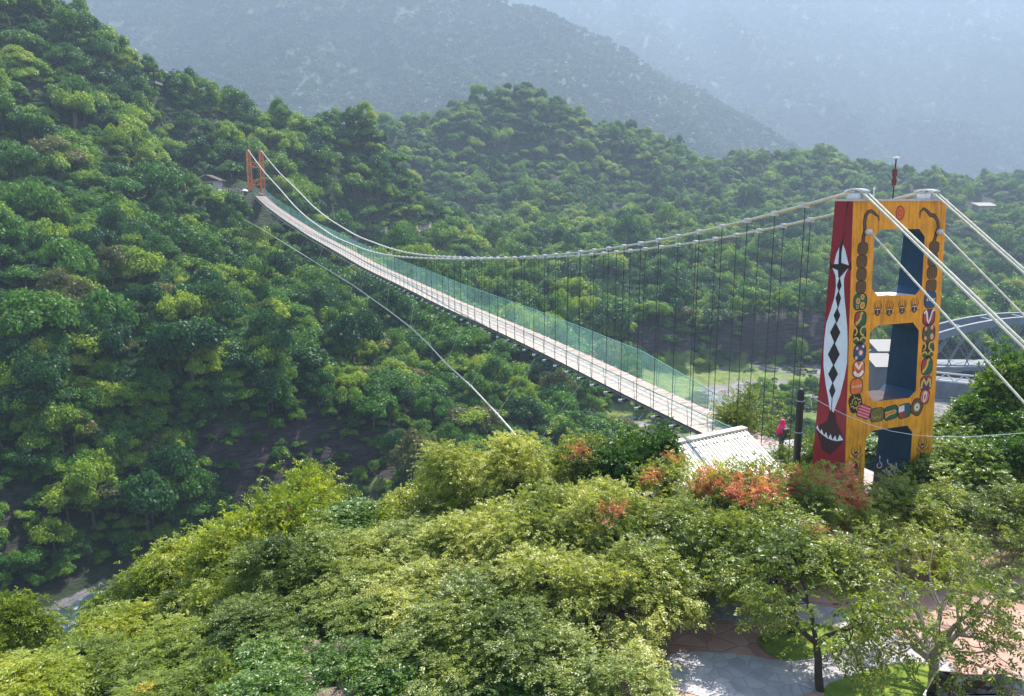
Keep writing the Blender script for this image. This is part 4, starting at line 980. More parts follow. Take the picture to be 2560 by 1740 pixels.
# ------------------------------------------------------------------ plaza: paving, stone path, lawns
def pave_material(name, c1, c2, joint, scale, rough=0.85):
    m, nt, b = newmat(name); gm = N(nt, 'ShaderNodeNewGeometry')
    v = N(nt, 'ShaderNodeTexVoronoi', feature='DISTANCE_TO_EDGE'); v.inputs['Scale'].default_value = scale; L(nt, gm.outputs['Position'], v.inputs['Vector'])
    vc = N(nt, 'ShaderNodeTexVoronoi'); vc.inputs['Scale'].default_value = scale; L(nt, gm.outputs['Position'], vc.inputs['Vector'])
    n1 = N(nt, 'ShaderNodeTexNoise'); n1.inputs['Scale'].default_value = 1.3; n1.inputs['Detail'].default_value = 8; L(nt, gm.outputs['Position'], n1.inputs['Vector'])
    r = ramp(nt, [(0.3, c1), (0.7, c2)]); L(nt, n1.outputs[0], r.inputs[0])
    hs_ = N(nt, 'ShaderNodeMix', data_type='RGBA', blend_type='MULTIPLY'); hs_.inputs[0].default_value = 0.35
    L(nt, r.outputs[0], hs_.inputs[6]); bw = N(nt, 'ShaderNodeRGBToBW'); L(nt, vc.outputs['Color'], bw.inputs[0]); L(nt, bw.outputs[0], hs_.inputs[7])
    jr = ramp(nt, [(0.0, (0, 0, 0)), (0.05, (1, 1, 1))]); L(nt, v.outputs[0], jr.inputs[0])
    mx = N(nt, 'ShaderNodeMix', data_type='RGBA'); L(nt, jr.outputs[0], mx.inputs[0]); mx.inputs[6].default_value = (*joint, 1); L(nt, hs_.outputs[2], mx.inputs[7])
    L(nt, mx.outputs[2], b.inputs['Base Color']); b.inputs['Roughness'].default_value = rough
    bp = N(nt, 'ShaderNodeBump'); bp.inputs['Strength'].default_value = 0.5; bp.inputs['Distance'].default_value = 0.03; L(nt, jr.outputs[0], bp.inputs['Height']); L(nt, bp.outputs[0], b.inputs['Normal'])
    return m
def sheet(name, pts, z, mat):
    me = bpy.data.meshes.new(name); bm = bmesh.new(); vs_ = [bm.verts.new((x, y, z)) for x, y in pts]; bm.faces.new(vs_); bmesh.ops.triangulate(bm, faces=bm.faces[:])
    for f in bm.faces:
        if f.normal.z < 0: f.normal_flip()
    bm.to_mesh(me); bm.free(); me.materials.append(mat); return tag(link(name, me), kind='structure')
def sm_outline(pts, it=2):
    for _ in range(it):
        o = []
        for i in range(len(pts)):
            a, b = pts[i], pts[(i + 1) % len(pts)]; o += [(.75 * a[0] + .25 * b[0], .75 * a[1] + .25 * b[1]), (.25 * a[0] + .75 * b[0], .25 * a[1] + .75 * b[1])]
        pts = o
    return pts
def Z6(a, b): q = atZ(1800 + a / 2.926, 1200 + b / 2.926, -14.5); return (q[0], q[1])
M_salmon = pave_material('salmon_paving', (0.52, 0.27, 0.20), (0.66, 0.40, 0.32), (0.36, 0.22, 0.18), 1.1)
M_path = pave_material('grey_crazy_paving', (0.44, 0.41, 0.42), (0.58, 0.54, 0.54), (0.36, 0.33, 0.34), 2.3)
M_lawn = None
def lawn_mat():
    m, nt, b = newmat('lawn_grass'); gm = N(nt, 'ShaderNodeNewGeometry'); n1 = N(nt, 'ShaderNodeTexNoise'); n1.inputs['Scale'].default_value = 1.6; n1.inputs['Detail'].default_value = 9; n1.inputs['Roughness'].default_value = .75
    L(nt, gm.outputs['Position'], n1.inputs['Vector']); r = ramp(nt, [(0.3, (0.06, 0.12, 0.015)), (0.5, (0.16, 0.24, 0.025)), (0.7, (0.30, 0.34, 0.05))]); L(nt, n1.outputs[0], r.inputs[0]); L(nt, r.outputs[0], b.inputs['Base Color']); b.inputs['Roughness'].default_value = 1
    bp = N(nt, 'ShaderNodeBump'); bp.inputs['Strength'].default_value = 1; bp.inputs['Distance'].default_value = .1; L(nt, n1.outputs[0], bp.inputs['Height']); L(nt, bp.outputs[0], b.inputs['Normal']); return m
M_lawn = lawn_mat()
sheet('plaza', [(4, 14), (40, 14), (40, 36), (20, 38), (13, 37), (4, 35), (3, 24)], -14.47, M_salmon)
sheet('stone_path', sm_outline([Z6(520, 880), Z6(850, 940), Z6(1180, 1060), Z6(1400, 1230), Z6(1700, 1330), Z6(1720, 1460), Z6(1420, 1360), Z6(1150, 1390), Z6(850, 1500), Z6(500, 1620), Z6(60, 1640), Z6(-500, 1500), Z6(-400, 1250), Z6(200, 1280), Z6(480, 1350), Z6(880, 1240), Z6(1000, 1150), Z6(850, 1080), Z6(560, 1040), Z6(300, 1080), Z6(-200, 1000), Z6(-200, 820)]), -14.455, M_path)
sheet('lawn', sm_outline([Z6(250, 1160), Z6(450, 1080), Z6(700, 1060), Z6(900, 1090), Z6(1010, 1170), Z6(900, 1240), Z6(700, 1310), Z6(470, 1345), Z6(330, 1270)]), -14.44, M_lawn)
sheet('lawn', sm_outline([Z6(740, 1520), Z6(880, 1470), Z6(1150, 1375), Z6(1400, 1330), Z6(1600, 1380), Z6(1680, 1480), Z6(1640, 1700), Z6(800, 1750)]), -14.44, M_lawn)

# ------------------------------------------------------------------ foreground trees
LS = [(0.0, (0.05, 0.085, 0.015)), (0.35, (0.14, 0.20, 0.03)), (0.65, (0.31, 0.35, 0.06)), (1.0, (0.55, 0.54, 0.16))]
LY = [(0.0, (0.06, 0.12, 0.012)), (0.4, (0.15, 0.21, 0.02)), (0.7, (0.28, 0.34, 0.035)), (1.0, (0.50, 0.50, 0.08))]
LB = [(0.0, (0.03, 0.085, 0.015)), (0.4, (0.08, 0.17, 0.025)), (0.75, (0.17, 0.26, 0.04)), (1.0, (0.28, 0.33, 0.08))]
M_olive = leafmat('olive_feathery_leaves', LS, transl=0.35, wscale=0.25, mixw=0.5, spec=0.45, tint=True, rough=0.42)
M_ylw = leafmat('yellow_green_leaves', LY, transl=0.4, wscale=0.25, mixw=0.5, spec=0.45, tint=True, rough=0.42)
M_lush = leafmat('bright_green_leaves', LB, transl=0.35, wscale=0.25, mixw=0.5, spec=0.5, tint=True, rough=0.4)

def nrmz(v): return v / (np.linalg.norm(v) + 1e-9)
def make_tree(seed, height=6.0, radius=2.6, trunk_h=1.8, levels=4, limbs=5, lean=0.0, sprays=8, leaflets=13, ll=0.17, lw=0.062, sl=0.5, trunk_r=0.13, autumn=0.0, yellow=0.0, sparse=1.0, droop=0.35, autumn_top=True, spread=(30, 58), tp=0.42, ch=(0.6, 0.78)):
    """branching skeleton -> (tube mesh builder, leaf quads, leaf tints)"""
    r = np.random.default_rng(seed); mb = MB(); tips = []
    def grow(p, d, ln, rad, lev):
        pts = [p]; rs = [rad]; q = p; dd2 = d; k = 4
        for i in range(k):
            dd2 = nrmz(dd2 + r.normal(0, 0.13, 3) + np.array([0, 0, 0.05 if lev < 2 else 0.0])); q = q + dd2 * ln / k; pts.append(q); rs.append(rad * (1 - tp * (i + 1) / k))
            if lev >= 2 and i >= 1 : tips.append((q, dd2, lev))
        mb.tube(pts, rs, 7 if lev < 2 else 5 if lev < 3 else 4, cap=False)
        if lev >= levels: tips.append((q, dd2, lev)); tips.append((q, dd2, lev)); return
        n = (limbs if lev == 0 else (3 if r.uniform() < 0.55 else 2)); off = r.uniform(0, 6.28)
        for i in range(n):
            ang = math.radians(r.uniform(*spread)) if lev == 0 else math.radians(r.uniform(18, 48))
            az = off + 2 * math.pi * i / n + r.normal(0, 0.3)
            a = nrmz(np.cross(dd2, np.array([0.3, 0.9, 0.2]))); b = np.cross(dd2, a)
            nd = nrmz(dd2 * math.cos(ang) + (a * math.cos(az) + b * math.sin(az)) * math.sin(ang) + np.array([0, 0, 0.10]))
            if lev >= 1: nd = nrmz(nd * np.array([1, 1, 0.88]))
            grow(q, nd, ln * r.uniform(0.62, 0.85) if lev else ln0 * r.uniform(0.8, 1.15), rs[-1] * r.uniform(*ch), lev + 1)
    ln0 = max(height - trunk_h, radius) * 0.42
    grow(np.array([0, 0, -0.4]), nrmz(np.array([lean, 0, 1.0])), trunk_h + 0.4, trunk_r, 0)
    P0 = np.array([t[0] for t in tips]); D0 = np.array([t[1] for t in tips])
    # keep the height asked for
    zmax = P0[:, 2].max() + 0.25; hr = np.hypot(P0[:, 0] - P0[:, 0].mean(), P0[:, 1] - P0[:, 1].mean()); rmax = np.percentile(hr, 94) + 0.3
    sc = np.array([radius / rmax, radius / rmax, height / zmax])
    mb.v = [tuple(np.array(v) * sc) for v in mb.v]; P0 = P0 * sc
    S_n = int(sprays * len(P0) * sparse); ki = r.integers(0, len(P0), S_n)
    ctr = P0.mean(0) * np.array([1, 1, 0.8])
    base = P0[ki] + r.normal(0, 0.34, (S_n, 3)); outd = base - ctr; outd /= np.linalg.norm(outd, axis=1, keepdims=True)
    ax = 0.7 * outd + D0[ki] * 0.4 + r.normal(0, 0.5, (S_n, 3)); ax[:, 2] = ax[:, 2] * 0.75 - 0.05; ax /= np.linalg.norm(ax, axis=1, keepdims=True)
    nr = np.array([0, 0, 1.0]) + 0.6 * r.normal(size=(S_n, 3)) + 0.45 * outd; sd_ = np.cross(ax, nr); sd_ /= np.linalg.norm(sd_, axis=1, keepdims=True); nr = np.cross(sd_, ax)
    nr *= np.sign(nr[:, 2:3] + 1e-6)
    M_ = leaflets; u = (np.arange(M_) // 2 + 0.7) / (M_ // 2 + 0.7); side = np.where(np.arange(M_) % 2 == 0, 1.0, -1.0)
    slv = sl * r.uniform(0.6, 1.25, S_n)
    c = base[:, None, :] + ax[:, None, :] * (slv[:, None] * u[None, :])[..., None] - np.array([0, 0, 1.0]) * (droop * slv[:, None] * u[None, :] ** 2)[..., None]
    ld = sd_[:, None, :] * side[None, :, None] + ax[:, None, :] * 0.65 + r.normal(0, 0.32, (S_n, M_, 3)) - np.array([0, 0, 0.25])
    ld /= np.linalg.norm(ld, axis=2, keepdims=True)
    lnn = ll * r.uniform(0.7, 1.25, (S_n, M_)) * (1 - 0.3 * np.abs(u - 0.5))[None, :]
    c = c + ld * lnn[..., None] * 0.5
    nn = np.repeat(nr[:, None, :], M_, 1) + r.normal(0, 0.42, (S_n, M_, 3))
    q = kites(c.reshape(-1, 3), ld.reshape(-1, 3), nn.reshape(-1, 3), lnn.reshape(-1), lw * r.uniform(0.8, 1.2, S_n * M_))
    tint = np.clip(r.normal(0.5, 0.2, S_n), 0, 1)
    # autumn clusters: patches of red or yellow sprays near the crown top
    zz = (base[:, 2] - base[:, 2].min()) / (np.ptp(base[:, 2]) + 1e-6)
    for amount, lo, hi in ((autumn, 2.3, 3.0), (yellow, 2.0, 2.15)):
        npatch = int(round(amount))
        for _ in range(npatch):
            cand = np.where(zz > 0.6)[0] if autumn_top else np.arange(S_n); cc = base[r.choice(cand)]; rr = (r.uniform(0.4, 0.7) if amount < 5 else r.uniform(0.55, 0.85)) * radius / 2.6
            near = np.linalg.norm(base - cc, axis=1) < rr * r.uniform(0.6, 1.15, S_n); near &= r.uniform(0, 1, S_n) < (0.8 if amount < 5 else 0.95); tint[near] = r.uniform(lo, hi, near.sum())
    tt = np.repeat(tint, M_); tt = np.where(tt < 1.5, np.clip(tt + r.normal(0, 0.28, len(tt)), -0.3, 1.4), tt); return mb, q, tt
FT = {}
def tree_kind(key, leafm, barkm, **kw):
    mb, q, t = make_tree(**kw)
    me_t = bpy.data.meshes.new('trunk'); me_t.from_pydata(mb.v, [], mb.f); me_t.materials.append(barkm); me_t.polygons.foreach_set('use_smooth', [True] * len(mb.f)); me_t.update()
    FT[key] = (fastmesh('crown', q, 4, [leafm], attrs={'tint': t}), me_t, kw.get('height', 6.0))
for i in range(6): tree_kind('o%d' % i, M_olive, [M_bark, M_barkpale, M_barkdark][i % 3], seed=11 + i, height=6.0, radius=2.7, trunk_h=[1.8, 2.2, 1.5, 2.0, 1.7, 2.4][i], limbs=[5, 4, 6, 5, 5, 4][i], yellow=0, autumn=0, sprays=5)
for i in range(3): tree_kind('r%d' % i, M_olive, M_bark, seed=31 + i, height=6.0, radius=2.6, trunk_h=1.9, limbs=5, autumn=[9, 3, 13][i], yellow=[0, 1, 0][i], sprays=5)
for i in range(4): tree_kind('y%d' % i, M_ylw, M_barkpale, seed=51 + i, height=5.5, radius=2.5, trunk_h=1.2, limbs=6, ll=0.21, lw=0.062, sl=0.5, droop=0.6, yellow=[0, 1, 0, 0][i], sprays=5)
for i in range(3): tree_kind('g%d' % i, M_lush, M_barkdark, seed=71 + i, height=6.0, radius=2.5, trunk_h=1.4, limbs=6, ll=0.19, lw=0.095, sl=0.4, sprays=7, yellow=0)
tree_kind('thin', M_olive, M_barkdark, seed=91, height=7.0, radius=1.9, trunk_h=2.6, limbs=4, sparse=0.45, ll=0.13, lw=0.045, sprays=7, spread=(15, 35))
tree_kind('airy', M_olive, M_barkpale, seed=93, height=5.6, radius=3.6, trunk_h=1.0, limbs=7, sparse=0.14, trunk_r=0.27, tp=0.28, ch=(0.62, 0.8), sprays=8, spread=(40, 72))
tree_kind('fork', M_olive, M_barkdark, seed=95, height=5.2, radius=2.5, trunk_h=2.0, limbs=3, lean=-0.45, sparse=0.17, trunk_r=0.19, tp=0.25, ch=(0.7, 0.85), sprays=8)
tree_kind('post', M_olive, M_barkdark, seed=97, height=6.0, radius=2.3, trunk_h=3.1, limbs=5, sparse=0.5, trunk_r=0.18, tp=0.3, ch=(0.65, 0.8), autumn=2)
tree_kind('sap', M_ylw, M_barkpale, seed=99, height=3.2, radius=1.2, trunk_h=1.2, limbs=3, levels=3, sprays=7, autumn=1, ll=.14, lw=.05, trunk_r=.06)
tree_kind('shrub', M_lush, M_barkpale, seed=101, height=1.9, radius=1.1, trunk_h=0.3, limbs=5, levels=3, sprays=8, ll=.15, lw=.06, trunk_r=.05)
FGN = []
def fg(key, px, py, Y, label, rad=None, dz=None, rz=None, group='trees in the park below the camera', cat='tree', name='tree', ground=None):
    """crown top seen at (px, py), standing on the ground at distance Y"""
    top = atY(px, py, Y); me_c, me_t, hh = FT[key]
    g = float(H(np.array([top[0]]), np.array([top[1]]))[0]) if ground is None else ground
    h = max(top[2] - g, 0.8); sz = h / hh
    sxy = rad if rad else min(max(sz, 0.75), 1.25)
    o = empty(name, (top[0], top[1], g), (len(FGN) * 2.4) % 6.28 if rz is None else rz); o.scale = (sxy, sxy, sz); tag(o, label, cat, group); FGN.append(o)
    a = bpy.data.objects.new('crown', me_c); C.objects.link(a); a.parent = o
    b = bpy.data.objects.new('trunk', me_t); C.objects.link(b); b.parent = o
    return o
# back row along the canopy's upper edge, left to right
T_ = [
 ('y0', -25, 1500, 30, 'bright yellow-green bushy tree at the left edge beside the stream'),
 ('y1', 300, 1510, 34, 'yellow-green tree rising right of the stream gap'),
 ('y2', 365, 1430, 34, 'yellow-green tree on the slope edge above the stream gap'),
 ('y3', 455, 1375, 33, 'dense yellow-green tree at the canopy edge above the gorge'),
 ('o1', 560, 1315, 34, 'grey-olive feathery tree at the gorge rim under the rock face'),
 ('sap', 700, 1235, 33, 'small pale-stemmed tree with rusty red shoots below the bare rock face'),
 ('sap', 752, 1200, 36, 'slim tree with drooping yellow-green tip in front of the rock face'),
 ('sap', 622, 1300, 31, 'small bright yellow tree beside the pale-stemmed one'),
 ('g1', 875, 1262, 34, 'green tree with silvery leaf tips at the gorge rim'),
 ('o4', 985, 1310, 33, 'olive tree left of the dark gap in the canopy'),
 ('o0', 1150, 1120, 34, 'broad olive tree rising at the left end of the high canopy'),
 ('o2', 1290, 1098, 33, 'olive tree where the white side cable meets the canopy'),
 ('r1', 1430, 1078, 34, 'olive tree with reddish top in the middle of the canopy edge'),
 ('o3', 1535, 1100, 34, 'olive tree with orange tuft beside the left end of the cream roof'),
 ('g0', 1600, 1085, 33, 'dark green tree rising in front of the cream roof'),
 ('r0', 1700, 1165, 30, 'tree with many orange-red clusters in front of the cream roof'),
 ('r2', 1915, 1160, 29, 'tree with scarlet clusters below the black pole'),
 ('r2', 2050, 1175, 29.5, 'tree with coral-red clusters at the foot of the crimson wall'),
 ('o2', 2215, 1215, 30, 'low olive tree in front of the tower doorway'),
 ('o5', 2330, 1205, 30, 'olive tree at the right foot of the mustard tower'),
 ('G0', 2425, 1060, 40, 'bright green tree right of the mustard tower'),
 ('G2', 2515, 975, 41, 'tall bright green tree beyond the right stay cables'),
 ('G1', 2545, 885, 42, 'tallest green tree at the right edge under the steel arch'),
 ('G2', 2420, 1110, 35, 'lush green tree between the tower and the right edge'),
 ('g0', 2535, 1090, 35, 'lush green tree touching the right edge at tower foot height'),
 # second row
 ('y1', 60, 1665, 25, 'yellow-green bush-like tree at the lower left'),
 ('y3', 300, 1540, 28, 'feathery yellow-green tree below the stream gap'),
 ('y0', 470, 1490, 29, 'large yellow-green tree with thin arching twigs'),
 ('y2', 620, 1400, 29, 'pale green tree with silvery leaves left of centre'),
 ('o3', 760, 1340, 28, 'olive tree with an orange-tinted patch left of centre'),
 ('o5', 900, 1350, 28, 'wide olive tree below the silvery-tipped tree'),
 ('o4', 1040, 1330, 29, 'olive tree with yellow blossoms near the dark canopy gap'),
 ('o0', 1190, 1270, 29, 'olive tree with yellow sprays left of the canopy middle'),
 ('o1', 1330, 1225, 29, 'grey-green feathery tree in the canopy middle'),
 ('o2', 1470, 1210, 29, 'pale olive tree in the canopy middle with a dark stem'),
 ('r1', 1600, 1230, 28, 'tree with orange clusters and yellow patches below the roof'),
 ('o4', 1760, 1270, 27, 'olive tree with a yellow patch below the red clusters'),
 ('o0', 1900, 1260, 26.5, 'dense olive tree left of the doorway'),
 ('o5', 2450, 1225, 31, 'wide olive tree right of the pink paving gap'),
 ('o1', 2590, 1230, 30, 'olive tree cut by the right edge above the black car'),
 # third row
 ('y2', 200, 1660, 23.5, 'yellow-green tree at the bottom left'),
 ('y0', 390, 1620, 24, 'yellow-green tree near the bottom with dark hollow below'),
 ('y1', 560, 1570, 24.5, 'leafy yellow-green tree left of the boulders'),
 ('o2', 720, 1500, 25, 'olive tree above the boulders'),
 ('o3', 900, 1480, 25, 'olive tree with bare crossing twigs in the lower middle'),
 ('o5', 1080, 1450, 25, 'olive tree with orange leaves near its heart'),
 ('o1', 1230, 1420, 25, 'olive tree with dark forked stems in the lower middle'),
 ('o4', 1400, 1380, 25, 'broad olive tree over the grey path'),
 ('o0', 1560, 1370, 25, 'grey-olive tree over the lawn at lower middle'),
 ('o3', 1650, 1390, 25, 'olive tree hanging over the left end of the stone path'),
 ('y3', 60, 1700, 21, 'yellow-green tree in the bottom left corner'),
 ('y1', 480, 1720, 21, 'low yellow-green tree on the bottom edge left of the boulders'),
 ('o4', 1130, 1600, 22, 'low olive tree right of the boulders on the bottom edge'),
]
for (k, px, py, Y, lb) in T_: fg(k.lower(), px, py, Y, lb, rad=0.85 if k[0] == 'G' else None)
fg('thin', 1885, 965, 47, 'wispy olive tree with thin dark stem behind the cream roof', ground=-18.5)
fg('shrub', 1960, 1135, 40, 'small bright shrub at the feet of the pink-cloaked person', rad=.8, name='shrub', cat='shrub', group='shrubs in the park')
fg('shrub', 2045, 1120, 38, 'green shrub between the black pole and the crimson wall', rad=.9, name='shrub', cat='shrub', group='shrubs in the park')
fg('shrub', 2210, 1120, 44, 'green shrub seen through the tower doorway', rad=1.2, name='shrub', cat='shrub', group='shrubs in the park', ground=-14.6)
fg('post', 2005, 1310, 24.7, 'tree with a straight dark stem standing in the small lawn', rz=0.5, rad=.95)
fg('fork', 2085, 1380, 21.6, 'leaning tree with curved dark stem forking over the stone path', rz=0.3)
fg('airy', 2370, 1340, 21.8, 'wide airy tree with many bare pale branches beside the black car', rz=1.2)
fg('shrub', 870, 1640, 22.5, 'dark green shrub between the boulders', rad=.8, name='shrub', cat='shrub', group='shrubs in the park')
for (px, py, Y, lb) in ((690, 1640, 22.5, 'leafy shrub left of the boulders'), (1010, 1680, 22, 'leafy shrub right of the boulders'), (640, 1720, 20.5, 'leafy shrub below the boulders on the bottom edge'), (1250, 1690, 21, 'silver-green shrub on the edge of the lawn')):
    fg('shrub', px, py, Y, lb, rad=1.0, name='shrub', cat='shrub', group='shrubs in the park')

for i, (px, py, Y, k_) in enumerate(((1215, 1500, 23, 'o3'), (1330, 1560, 22, 'o1'), (1490, 1590, 21.5, 'o5'), (20, 1590, 34, 'y2'), (130, 1655, 31, 'y3'))):
    fg(k_, px, py, Y, ['olive tree below the forked dark stems near the bottom', 'low olive tree in the bottom middle', 'grey-olive tree left of the stone path on the bottom edge', 'yellow-green tree at the left edge under the stream gap', 'small yellow-green tree just below the stream gap'][i])
# undergrowth on the near bank: one mass
LIBU = bpy.data.collections.new('undergrowth_library')
for k in range(4):
    q, t = crown_far(500 + k, nl=8, ncard=1800, zs=0.8, csize=0.075); LIBU.objects.link(bpy.data.objects.new('bush_%02d' % k, fastmesh('bush', q, 4, [[M_ylw, M_olive, M_olive, M_ylw][k]], attrs={'tint': t})))
rg = np.random.default_rng(77)
ux = rg.uniform(-80, 95, 6500); uy = rg.uniform(15, 98, 6500); uz = H(ux, uy)
upx, upy = proj(ux, uy, uz)
k = (uz > -55) & ~((ux > 2.5) & (ux < 40) & (uy < 42)) & ~((np.abs(upx - 850) < 210) & (upy > 1560) & (uy < 26)) & ~((uy > 40) & (ux > 6) & (ux < 26) & (uy < 56)) & ~((upx > 1130) & (upx < 1720) & (upy > 1590) & (uy < 27))
k &= ~((upx > 40) & (upx < 200) & (upy < 1690))
k &= ~((uy < 30) & (rg.uniform(0, 1, len(ux)) < 0.45))
sz_ = rg.uniform(0.6, 1.7, len(ux))
tag(scatter('undergrowth', np.stack([ux[k], uy[k], uz[k] - .2], -1), sz_[k], rg.uniform(0, 6.28, k.sum()), LIBU, 11), kind='stuff')
# brush on the far slopes between the trees
bx, by_ = [], []
for (y0, y1, sp) in ((90, 230, 2.5), (230, 440, 3.4)):
    for y in np.arange(y0, y1, sp):
        xs = np.arange(-.76 * y - 10, .76 * y + 10, sp); bx.append(xs + rg.uniform(-.5, .5, len(xs)) * sp); by_.append(y + rg.uniform(-.5, .5, len(xs)) * sp)
bx, by_ = np.concatenate(bx), np.concatenate(by_); bz = H(bx, by_); e = 1.5
sl = np.hypot(H(bx + e, by_) - H(bx - e, by_), H(bx, by_ + e) - H(bx, by_ - e)) / (2 * e)
rr_ = rockmask(bx, by_, bz, sl); ss_ = rg.uniform(0.8, 2.0, len(bx)); k = ~in_clear(bx, by_, bz, ss_ * .6) & (rg.uniform(0, 1, len(bx)) > rr_ * 0.75)
tag(scatter('undergrowth', np.stack([bx[k], by_[k], bz[k] - .5], -1), ss_[k], rg.uniform(0, 6.28, k.sum()), LIB, 12), kind='stuff')

sx_ = rg.uniform(36, 115, 1900); sy_ = rg.uniform(165, 262, 1900); szz = H(sx_, sy_); spx, spy = proj(sx_, sy_, szz)
k = (szz < -53) & (fbm(sx_ / 14, sy_ / 14, 61) > -0.05) & (spx < 2060) & ~(np.hypot((spx - 1740) / 150, (spy - 980) / 75) < 1)
tag(scatter('riverside_scrub', np.stack([sx_[k], sy_[k], szz[k] - .2], -1), 0.5 + 2.4 * rg.uniform(0, 1, k.sum()) ** 2, rg.uniform(0, 6.28, k.sum()), LIB, 13), kind='stuff')

# ------------------------------------------------------------------ cream-roofed hut by the deck
M_roof = paint('cream_metal_roof', (0.62, 0.58, 0.48), rough=0.5, var=0.08, scale=2, stain=0.12)
M_hutwall = paint('hut_wall', (0.35, 0.30, 0.24), rough=0.85, var=0.2)
R1, R2 = np.array([6.2, 34.4, -11.0]), np.array([11.45, 37.6, -11.0]); fall = np.array([1.15, -7.1, -1.35])
hut = wempty('hut', (9.5, 33, -14.5)); tag(hut, 'low hut with a large cream ribbed roof beside the footbridge entrance', 'hut')
def slab(mb, a, b, c_, d_, th, mi=0):
    a, b, c_, d_ = (np.array(q, dtype=float) for q in (a, b, c_, d_)); n = np.cross(b - a, d_ - a); n /= np.linalg.norm(n)
    if n[2] < 0: n = -n
    vs_ = [a, b, c_, d_, a - n * th, b - n * th, c_ - n * th, d_ - n * th]; mb.add(vs_, [(0, 1, 2, 3), (7, 6, 5, 4), (0, 4, 5, 1), (1, 5, 6, 2), (2, 6, 7, 3), (3, 7, 4, 0)], mi)
mb = MB(); slab(mb, R1, R2, R2 + fall, R1 + fall, .1); back = np.array([-.6, 2.6, -1.0]); slab(mb, R1, R2, R2 + back, R1 + back, .1)
rf = mb.build('roof', M_roof, hut)
mb = MB(); nrm_ = np.cross(R2 - R1, fall); nrm_ /= np.linalg.norm(nrm_); nrm_ *= np.sign(nrm_[2])
for i in range(27):
    p = R1 + (R2 - R1) * (i + .3) / 27; mb.bar(p + nrm_ * .02 + fall * .02, p + nrm_ * .02 + fall * .99, .05, .05)
mb.build('roof_rib', M_roof, rf)
mb = MB(); mb.bar(R1 + (0, 0, .05), R2 + (0, 0, .05), .4, .1); mb.build('ridge_cap', M_roof, rf)
mb = MB()
for i in range(9): p = R1 + (R2 - R1) * (i * .11 + .06) + fall * .1 + nrm_ * .035; mb.obox(p, (R2 - R1) / np.linalg.norm(R2 - R1) * .14, fall / np.linalg.norm(fall) * .04, nrm_ * .01)
mb.build('vent_slot', M_black, rf)
mb = MB(); c4 = [R1 + (R2 - R1) * .06 + fall * .05, R1 + (R2 - R1) * .94 + fall * .05, R1 + (R2 - R1) * .94 + fall * .93, R1 + (R2 - R1) * .06 + fall * .93]
for i in range(4):
    a, b = c4[i], c4[(i + 1) % 4]; mb.add([(a[0], a[1], -14.6), (b[0], b[1], -14.6), (b[0], b[1], b[2] - .2), (a[0], a[1], a[2] - .2)], [(0, 1, 2, 3)])
mb.build('wall', M_hutwall, hut)
# entrance slab that carries the person
mb = MB(); mb.add([tuple(W(0, -1.9, -13.9)), tuple(W(0, 3.2, -13.9)), tuple(W(8.0, 3.2, -13.52)), tuple(W(8.0, -1.9, -13.52)), tuple(W(0, -1.9, -17)), tuple(W(0, 3.2, -17)), tuple(W(8, 3.2, -18)), tuple(W(8, -1.9, -18))], [(0, 1, 2, 3), (7, 6, 5, 4), (0, 4, 5, 1), (1, 5, 6, 2), (2, 6, 7, 3), (3, 7, 4, 0)])
tag(mb.build('bridge_abutment', paint('abutment_concrete', (0.34, 0.32, 0.31), rough=.9, bump=.3)), 'concrete abutment under the near end of the footbridge', 'abutment')

# black pole with the string of rope lights
pole = wempty('lamp_pole', (12.45, 33.2, -14.5)); tag(pole, 'thick black pole left of the crimson tower wall carrying a white rope', 'pole')
ptop = atY(2003, 975, 33.2); mb = MB(); mb.lathe((ptop[0], 33.2, -14.6), [(.17, 0), (.165, 2), (.15, ptop[2] + 14.4), (.145, ptop[2] + 14.55), (.09, ptop[2] + 14.66)], 16); mb.build('post', M_black, pole, smooth=True)
mb = MB()
for z in (ptop[2] - .5, ptop[2] - 1.9): mb.lathe((ptop[0], 33.2, z), [(.165, 0), (.172, .02), (.165, .05)], 16)
mb.build('strap', paint('grey_band', (.3, .3, .3)), pole)
mb = MB(); b0 = np.array([ptop[0], 33.2, ptop[2] - .25]); mb.bar(b0, b0 + (.42, -.02, 0), .05, .05); mb.lathe(b0 + (.42, -.02, -.12), [(.03, 0), (.06, .05), (.06, .12), (.03, .17)], 10); mb.bar(b0 + (.42, -.02, -.1), b0 + (.5, -.05, -.55), .03)
mb.build('bracket', M_white, pole)
rope_px = [(2026, 990, 33.1), (2060, 1010, 33.0), (2110, 1036, 32.9), (2170, 1060, 32.8), (2230, 1078, 32.7), (2290, 1088, 32.5), (2345, 1092, 32.2), (2430, 1092, 31.6), (2570, 1082, 30.5)]
mb = MB(); mb.tube([atY(*q) for q in rope_px], 0.013, 6); tag(mb.build('light_rope', M_white), 'thin white rope of lights strung across the painted tower', 'rope')

